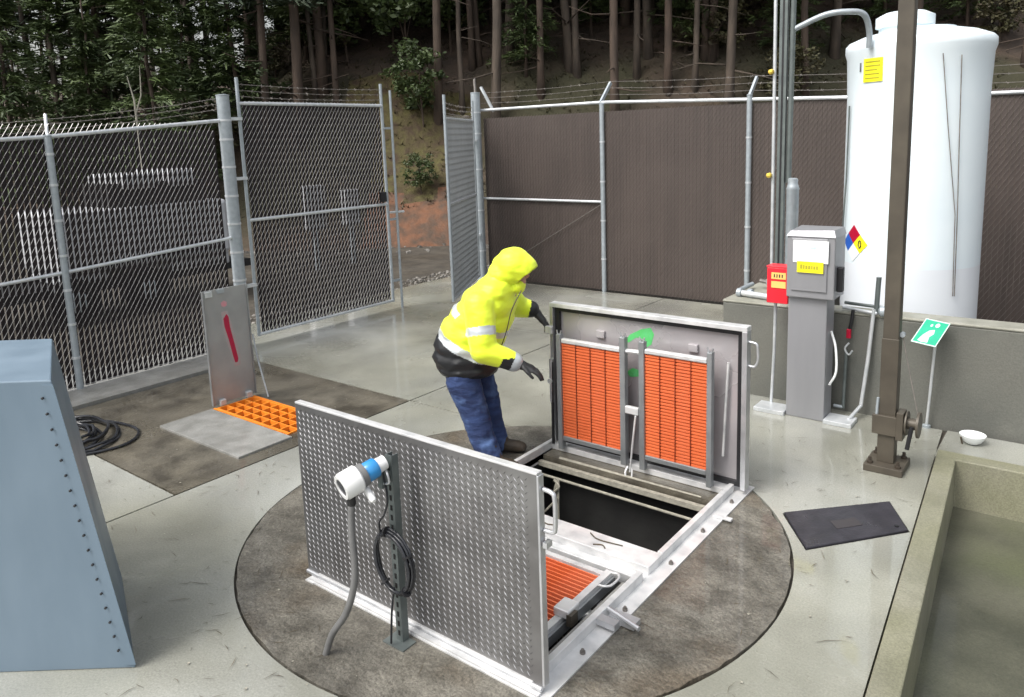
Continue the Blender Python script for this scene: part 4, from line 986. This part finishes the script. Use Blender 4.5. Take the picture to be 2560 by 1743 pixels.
# gloves: palm, four fingers and a thumb each
def glove(W, D, U_, side):
    W, D, U_ = Vector(W), Vector(D).normalized(), Vector(U_).normalized(); S = D.cross(U_).normalized()*side   # S towards the thumb
    U_ = S.cross(D).normalized()*side
    pr = [('c', [W-D*.05, W+D*.02], [.042, .036]), ('c', [W+D*.02+S*.018, W+D*.085+S*.024], [.026, .022]), ('c', [W+D*.02-S*.018, W+D*.085-S*.024], [.026, .022]), ('c', [W+D*.03, W+D*.09], [.026, .022])]
    for k, (o_, L) in enumerate(((.036, .074), (.013, .084), (-.011, .078), (-.034, .060))):
        a = W+D*.095+S*o_; spread = S*(o_*.02)
        pr.append(('c', [a, a+D*L*.5+spread-U_*.006, a+D*L*.85+spread*1.5-U_*.020, a+D*L*1.08+spread*1.7-U_*.036], [.0135, .013, .0122, .011]))
    a = W+D*.03+S*.035
    pr.append(('c', [a, a+D*.035+S*.022-U_*.012, a+D*.065+S*.026-U_*.026, a+D*.085+S*.024-U_*.036], [.017, .0145, .0125, .0115]))
    o = blob('glove', pr, .0052, 2, pn); o.data.materials.clear(); o.data.materials.append(M['glove']); return o
glove(N_WR+V(.045, .01, -.02), (.86, .10, -.36), (.40, 0, .9), 1)
glove(F_WR+V(.04, .008, -.03), (.62, .04, -.74), (.75, 0, .62), -1)
for c, dy in (((.02, -.19), -8), ((-.02, .13), 4)):
    a = rad(dy); d_ = V(math.cos(a), math.sin(a), 0); s_ = V(-d_.y, d_.x, 0); P0 = V(c[0], c[1], 0)
    o = blob('boot', [('c', [P0+d_*-.03+V(0, 0, .055), P0+d_*.05+V(0, 0, .055)], [.05, .05]), ('c', [P0+d_*.05+V(0, 0, .058), P0+d_*.15+V(0, 0, .05), P0+d_*.195+V(0, 0, .045)], [.052, .05, .043]),
                      ('c', [P0+V(-.01, 0, .08), P0+d_*.01+V(0, 0, .17)], [.055, .052]), ('c', [P0+d_*.05+V(0, 0, .09), P0+d_*.02+V(0, 0, .15)], [.05, .05])], .009, 4, pn, .003, 20)
    for v_ in o.data.vertices: v_.co.z = max(v_.co.z, .004)
    o.data.materials.clear(); o.data.materials.append(M['boot']); o.data.materials.append(M['sole'])
    for p in o.data.polygons: p.material_index = 1 if p.center.z < .024 else 0

# ------------------------------------------------------------------ trees
def trunk_mesh(h, r, seed, lean=0.):
    rnd = random.Random(seed); mb = MB(); pts = []; rs = []
    for i in range(11):
        t = i/10; pts.append((rnd.uniform(-.12, .12)*t+lean*t*h, rnd.uniform(-.12, .12)*t, h*t-.6)); rs.append(r*(1-.75*t)*(1.35 if i == 0 else 1))
    mb.tube(pts, rs, 9)
    for k in range(26):     # bare limbs
        z = rnd.uniform(.08, .9)*h; a = rnd.uniform(0, 6.28); L = rnd.uniform(.5, 1.9)*(1.1-z/h); d = V(math.cos(a), math.sin(a), rnd.uniform(-.25, .35))
        b = V(lean*z, 0, z-.6); mb.tube([b, b+d*L*.5+V(0, 0, rnd.uniform(-.1, .05)), b+d*L+V(0, 0, rnd.uniform(-.3, .1))], [r*.22, r*.13, r*.05], 5)
    return mb
def crown_conifer(h, z_lo, R, n_b, n_l, seed, size=.16):
    rnd = random.Random(seed); mb = MB()
    for k in range(n_b):
        z = z_lo+(h-z_lo)*rnd.random()**1.15; a = rnd.uniform(0, 6.28); L = R*(1-.8*(z-z_lo)/(h-z_lo))*rnd.uniform(.55, 1.1)
        droop = rnd.uniform(-.35, -.02)
        for i in range(n_l):
            t = rnd.uniform(.15, 1); w = .30*(1-t*.5)
            c = V(math.cos(a)*L*t, math.sin(a)*L*t, z+droop*L*t*t)+V(-math.sin(a), math.cos(a), 0)*rnd.gauss(0, w*.6)+V(0, 0, rnd.gauss(0, .07))
            dr = V(math.cos(a)+rnd.uniform(-.9, .9), math.sin(a)+rnd.uniform(-.9, .9), rnd.uniform(-.6, .25)).normalized()
            sd_ = dr.cross(V(rnd.uniform(-1, 1), rnd.uniform(-1, 1), 1)).normalized(); s = size*rnd.uniform(.6, 1.5)
            k0 = len(mb.v); mb.v += [tuple(c-sd_*s*.16), tuple(c+sd_*s*.16), tuple(c+dr*s+sd_*s*.05), tuple(c+dr*s-sd_*s*.05)]; mb.f.append((k0, k0+1, k0+2, k0+3))
    return mb
def crown_leafy(h, R, n_c, n_l, seed, size=.09):
    rnd = random.Random(seed); mb = MB()
    for k in range(n_c):
        a = rnd.uniform(0, 6.28); z = rnd.uniform(.25, 1)*h; rr = R*rnd.random()**.6*(1-.5*abs(z/h-.55))
        cc_ = V(math.cos(a)*rr, math.sin(a)*rr, z); cr = rnd.uniform(.18, .42)*R*.7
        for i in range(n_l):
            c = cc_+V(rnd.gauss(0, cr*.5), rnd.gauss(0, cr*.5), rnd.gauss(0, cr*.35))
            d1 = V(rnd.uniform(-1, 1), rnd.uniform(-1, 1), rnd.uniform(-.7, .3)).normalized(); d2 = d1.cross(V(rnd.uniform(-1, 1), rnd.uniform(-1, 1), rnd.uniform(-1, 1))).normalized(); s = size*rnd.uniform(.5, 1.4)
            k0 = len(mb.v); mb.v += [tuple(c-d1*s), tuple(c+d2*s*.5), tuple(c+d1*s), tuple(c-d2*s*.5)]; mb.f.append((k0, k0+1, k0+2, k0+3))
    return mb
def proto(mb, name, m, smooth=False):
    me = bpy.data.meshes.new(name); me.from_pydata(mb.v, [], mb.f); me.materials.append(M[m])
    if smooth: me.polygons.foreach_set('use_smooth', [True]*len(me.polygons))
    return me
TRK = [proto(trunk_mesh(17, .135, s, .012*(s % 3-1)), 'trunk', 'bark' if s % 2 else 'bark_grey', True) for s in range(5)]
THIN = [proto(trunk_mesh(14, .085, 20+s, .015*(s-1)), 'trunk', 'bark_grey' if s else 'bark', True) for s in range(3)]
CRN = [proto(crown_conifer(17, 2.6, 2.5, 120, 75, 31, .26), 'crown', 'needles'), proto(crown_conifer(17, 4.5, 2.2, 110, 75, 32, .26), 'crown', 'needles_blue'),
       proto(crown_conifer(17, 7.0, 2.3, 100, 75, 33, .26), 'crown', 'needles'), proto(crown_conifer(9, 1.0, 1.9, 120, 75, 34, .2), 'crown', 'needles')]
LEAF = [proto(crown_leafy(3.2, 1.3, 46, 70, 41, .085), 'crown', 'leaves'), proto(crown_leafy(2.2, 1.2, 40, 60, 42, .075), 'crown', 'leaves_yellow'), proto(crown_leafy(5.0, 1.6, 60, 70, 43, .10), 'crown', 'leaves')]
SHT = proto((lambda mb: mb.tube([(0, 0, -.3), (.05, .02, 1.2), (.0, .05, 2.6)], [.04, .03, .01], 6).tube([(.03, .02, .6), (.4, .2, 1.5)], [.02, .008], 5).tube([(.03, .02, .9), (-.4, -.1, 1.9)], [.02, .008], 5))(MB()), 'trunk', 'bark')
BARK = {}
def tree_label(tm, cm, d):
    bark = 'grey-barked' if tm.materials[0].name == 'bark_grey' else 'dark brown'
    k = CRN.index(cm)
    look = ('with green boughs from low down', 'with dull green boughs halfway up', 'with a long bare lower trunk', 'with dense short green boughs')[k]
    where = 'at the foot of the wooded slope' if d < 26 else ('deep in the wood' if d > 33 else 'on the wooded slope')
    return f'{bark} conifer {look} {where}'
def tree(name, label, cat, group, d, l, tm, cm, sc=1., rot=None, zs=1.):
    x, y = dl(d, l); t = thing(name, label, cat, (x, y, hill_z(d, l)-.03), group)
    t.rotation_euler = (random.gauss(0, .028), random.gauss(0, .028), random.uniform(0, 6.28) if rot is None else rot); t.scale = (sc, sc, sc*zs)
    for me, nm in ((tm, 'trunk'), (cm, 'crown')):
        if me is None: continue
        o = bpy.data.objects.new(nm, me); COL.objects.link(o); o.parent = t
    return t
def at_px(px, d): return (px-1272)/1900*d
PL_ = ('slender_tree', 'slender bare-stemmed tree in the wood behind the fences', 'tree', 'slender trees in the wood')
rt_ = random.Random(5)
for px, d in ((1250, 21), (1290, 23), (1365, 21.5), (1430, 22.5), (1545, 21), (1600, 22), (1675, 21.5), (1780, 22.5), (1825, 21), (2010, 21.5), (2080, 23), (690, 21), (835, 22), (770, 21), (655, 24), (745, 27), (790, 25), (880, 29), (942, 25), (1330, 24), (1515, 26), (1570, 25), (1640, 28), (1705, 25), (1745, 29), (1800, 24), (1850, 27), (1990, 25), (2050, 28), (1180, 26), (1400, 29), (1455, 25)):
    tm, cm = TRK[rt_.randrange(5)], CRN[rt_.choice((1, 2, 2))]; tree('conifer', tree_label(tm, cm, d), 'tree', 'conifers on the hillside', d, at_px(px, d), tm, cm, rt_.uniform(.75, 1.15))
tree('conifer', 'thick leaning trunk standing just beyond the gate opening', 'tree', None, 21.2, at_px(1112, 21.2), TRK[3], CRN[2], .95, 3.6)
for k in range(85):
    d = rt_.uniform(22, 42); px = rt_.uniform(-150, 2750)
    if 1000 < px < 1120 and d < 27: continue
    tm, cm = TRK[rt_.randrange(5)], CRN[rt_.choice((0, 1, 1, 2, 2))]; tree('conifer', tree_label(tm, cm, d), 'tree', 'conifers on the hillside', d, at_px(px, d), tm, cm, rt_.uniform(.7, 1.2))
for k in range(75):
    d = rt_.uniform(21, 36); px = rt_.uniform(-100, 700) if k < 40 else rt_.uniform(500, 2650)
    if 960 < px < 1120 and d < 26: continue
    tree(*PL_, d, at_px(px, d), THIN[rt_.randrange(3)], None, rt_.uniform(.7, 1.2))
CL = ('young_conifer', 'bushy young green conifer low in the wood behind the fence', 'tree', 'young conifers in the wood')
for px, d in ((420, 19), (480, 21), (250, 20), (560, 24), (700, 26), (180, 23), (60, 19), (330, 26), (1600, 27), (2120, 26), (1250, 25), (860, 27), (2400, 24), (1900, 27), (630, 21.5), (30, 25), (1330, 22), (1490, 24), (1720, 23), (1860, 24.5), (1960, 22.5), (1400, 26), (2200, 24), (800, 24), (940, 26)):
    tree(*CL, d, at_px(px, d), THIN[0], CRN[3], rt_.uniform(.55, .85))
SL = ('shrub', 'leafy green shrub on the slope beyond the gate opening', 'shrub', 'leafy shrubs on the slope')
for px, d, i, s in ((1045, 22.5, 2, .9), (1075, 21, 0, .7), (1010, 23.5, 2, 1.0), (1060, 19.4, 0, .32), (900, 23, 0, .9), (1150, 23.5, 0, 1.), (1085, 24.5, 2, 1.1)):
    tree(*SL, d, at_px(px, d), SHT, LEAF[i], s)
YS = ('shrub', 'yellowish brown undergrowth bush on the wooded hillside', 'shrub', 'undergrowth bushes')
for k in range(34):
    d = rt_.uniform(20.5, 30); px = rt_.uniform(-50, 2600)
    tree(*YS, d, at_px(px, d), SHT, LEAF[1], rt_.uniform(.4, .9))
sap = thing('sapling', 'pale forked bare sapling rising above the dark-slatted fence', 'tree', (*dl(16.5, at_px(372, 16.5)), -.1))
_o = ORG[sap]
MB().tube([_o, _o+V(.03, 0, 2.2), _o+V(0, 0, 3.6), _o+V(-.1, -.05, 4.1)], [.035, .028, .02, .008], 7).tube([_o+V(.01, 0, 3.3), _o+V(.12, .1, 3.7), _o+V(.15, .12, 4.3)], [.018, .014, .006], 6).build('trunk', mat('bark_pale', (.30, .29, .24), (.2, .19, .16), rough=.8), sap, smooth=True)

# ------------------------------------------------------------------ loose stuff
gv = MB(); rg = random.Random(3)
def rock(mb, c, s):
    k = len(mb.v); bs_ = [(-1, 0, -.3), (0, -1, -.3), (1, 0, -.3), (0, 1, -.3), (-.6, -.5, .6), (.6, -.4, .7), (.4, .6, .5), (-.5, .5, .6)]
    mb.v += [(c[0]+x*s*rg.uniform(.6, 1.2), c[1]+y*s*rg.uniform(.6, 1.2), c[2]+z*s*rg.uniform(.5, 1)) for x, y, z in bs_]
    mb.f += [tuple(i+k for i in f) for f in ((0, 1, 5, 4), (1, 2, 5), (2, 6, 5), (2, 3, 6), (3, 7, 6), (3, 0, 7), (0, 4, 7), (4, 5, 6, 7), (0, 3, 2, 1))]
for i in range(520):
    rock(gv, (rg.uniform(-9.75, -9.2), rg.uniform(4.5, 12.5), -.02), rg.uniform(.01, .055))
for i in range(160):
    x, y = dl(rg.uniform(16.8, 18.2), rg.uniform(-10, 6)); rock(gv, (x, y, -.02), rg.uniform(.02, .09))
o = gv.build('gravel', 'stone'); tag(o, 'loose grey gravel and stones along the slab edge at the gate', 'gravel'); o['kind'] = 'stuff'
nd = MB()
for i in range(1700):
    x, y = rg.uniform(-7.4, -.8), rg.uniform(1.2, 8.8)
    if -3.5 < x < -1.7 and 2.2 < y < 4.9: continue
    a = rg.uniform(0, 6.28); L = rg.uniform(.01, .05)*(1.6 if rg.random() < .08 else 1); c = V(x, y, .0065); t = V(math.cos(a), math.sin(a), 0)*L; b = V(-t.y, t.x, 0).normalized()*rg.uniform(.001, .0025)
    m_ = V(rg.uniform(-.3, .3), rg.uniform(-.3, .3), 0)*L
    nd.add([c-t-b*.3, c-t+b*.3, c+m_+b, c+m_-b, c+t], [(0, 3, 2, 1), (3, 4, 2)])
pl = MB()
for i in range(520):
    x, y = rg.uniform(-7.4, -.8), rg.uniform(1.0, 8.5)
    if -3.5 < x < -1.7 and 2.2 < y < 4.9: continue
    c = V(x, y, .006); q = rg.uniform(.003, .011); a = rg.uniform(0, 6.28)
    pl.add([c+V(math.cos(a+k*1.57)*q*rg.uniform(.4, 1.2), math.sin(a+k*1.57)*q*rg.uniform(.4, 1.2), .002*(k % 2)) for k in range(4)], [(0, 1, 2, 3)])
o = pl.build('grit', 'rope'); tag(o, 'pale grit and leaf crumbs scattered over the wet concrete', 'grit'); o['kind'] = 'stuff'
o = nd.build('needle_litter', 'twig'); tag(o, 'scattered pine needles and twigs on the wet concrete', 'litter'); o['kind'] = 'stuff'
fn = MB()
for i in range(15000):
    d = 19+18*rg.random()**1.3; l = rg.uniform(-1.2, .9)*d*.72
    x, y = dl(d, l); c = V(x, y, hill_z(d, l)); s = rg.uniform(.06, .2)
    for q in range(3):
        a = rg.uniform(0, 6.28); t = V(math.cos(a), math.sin(a), rg.uniform(.2, 1.2)).normalized()*s; b = V(-math.sin(a), math.cos(a), 0)*s*.10
        fn.add([c-b, c+b, c+t], [(0, 1, 2)])
o = fn.build('undergrowth', 'leaves_yellow'); tag(o, 'low ferns and grass covering the wooded slope', 'undergrowth'); o['kind'] = 'stuff'
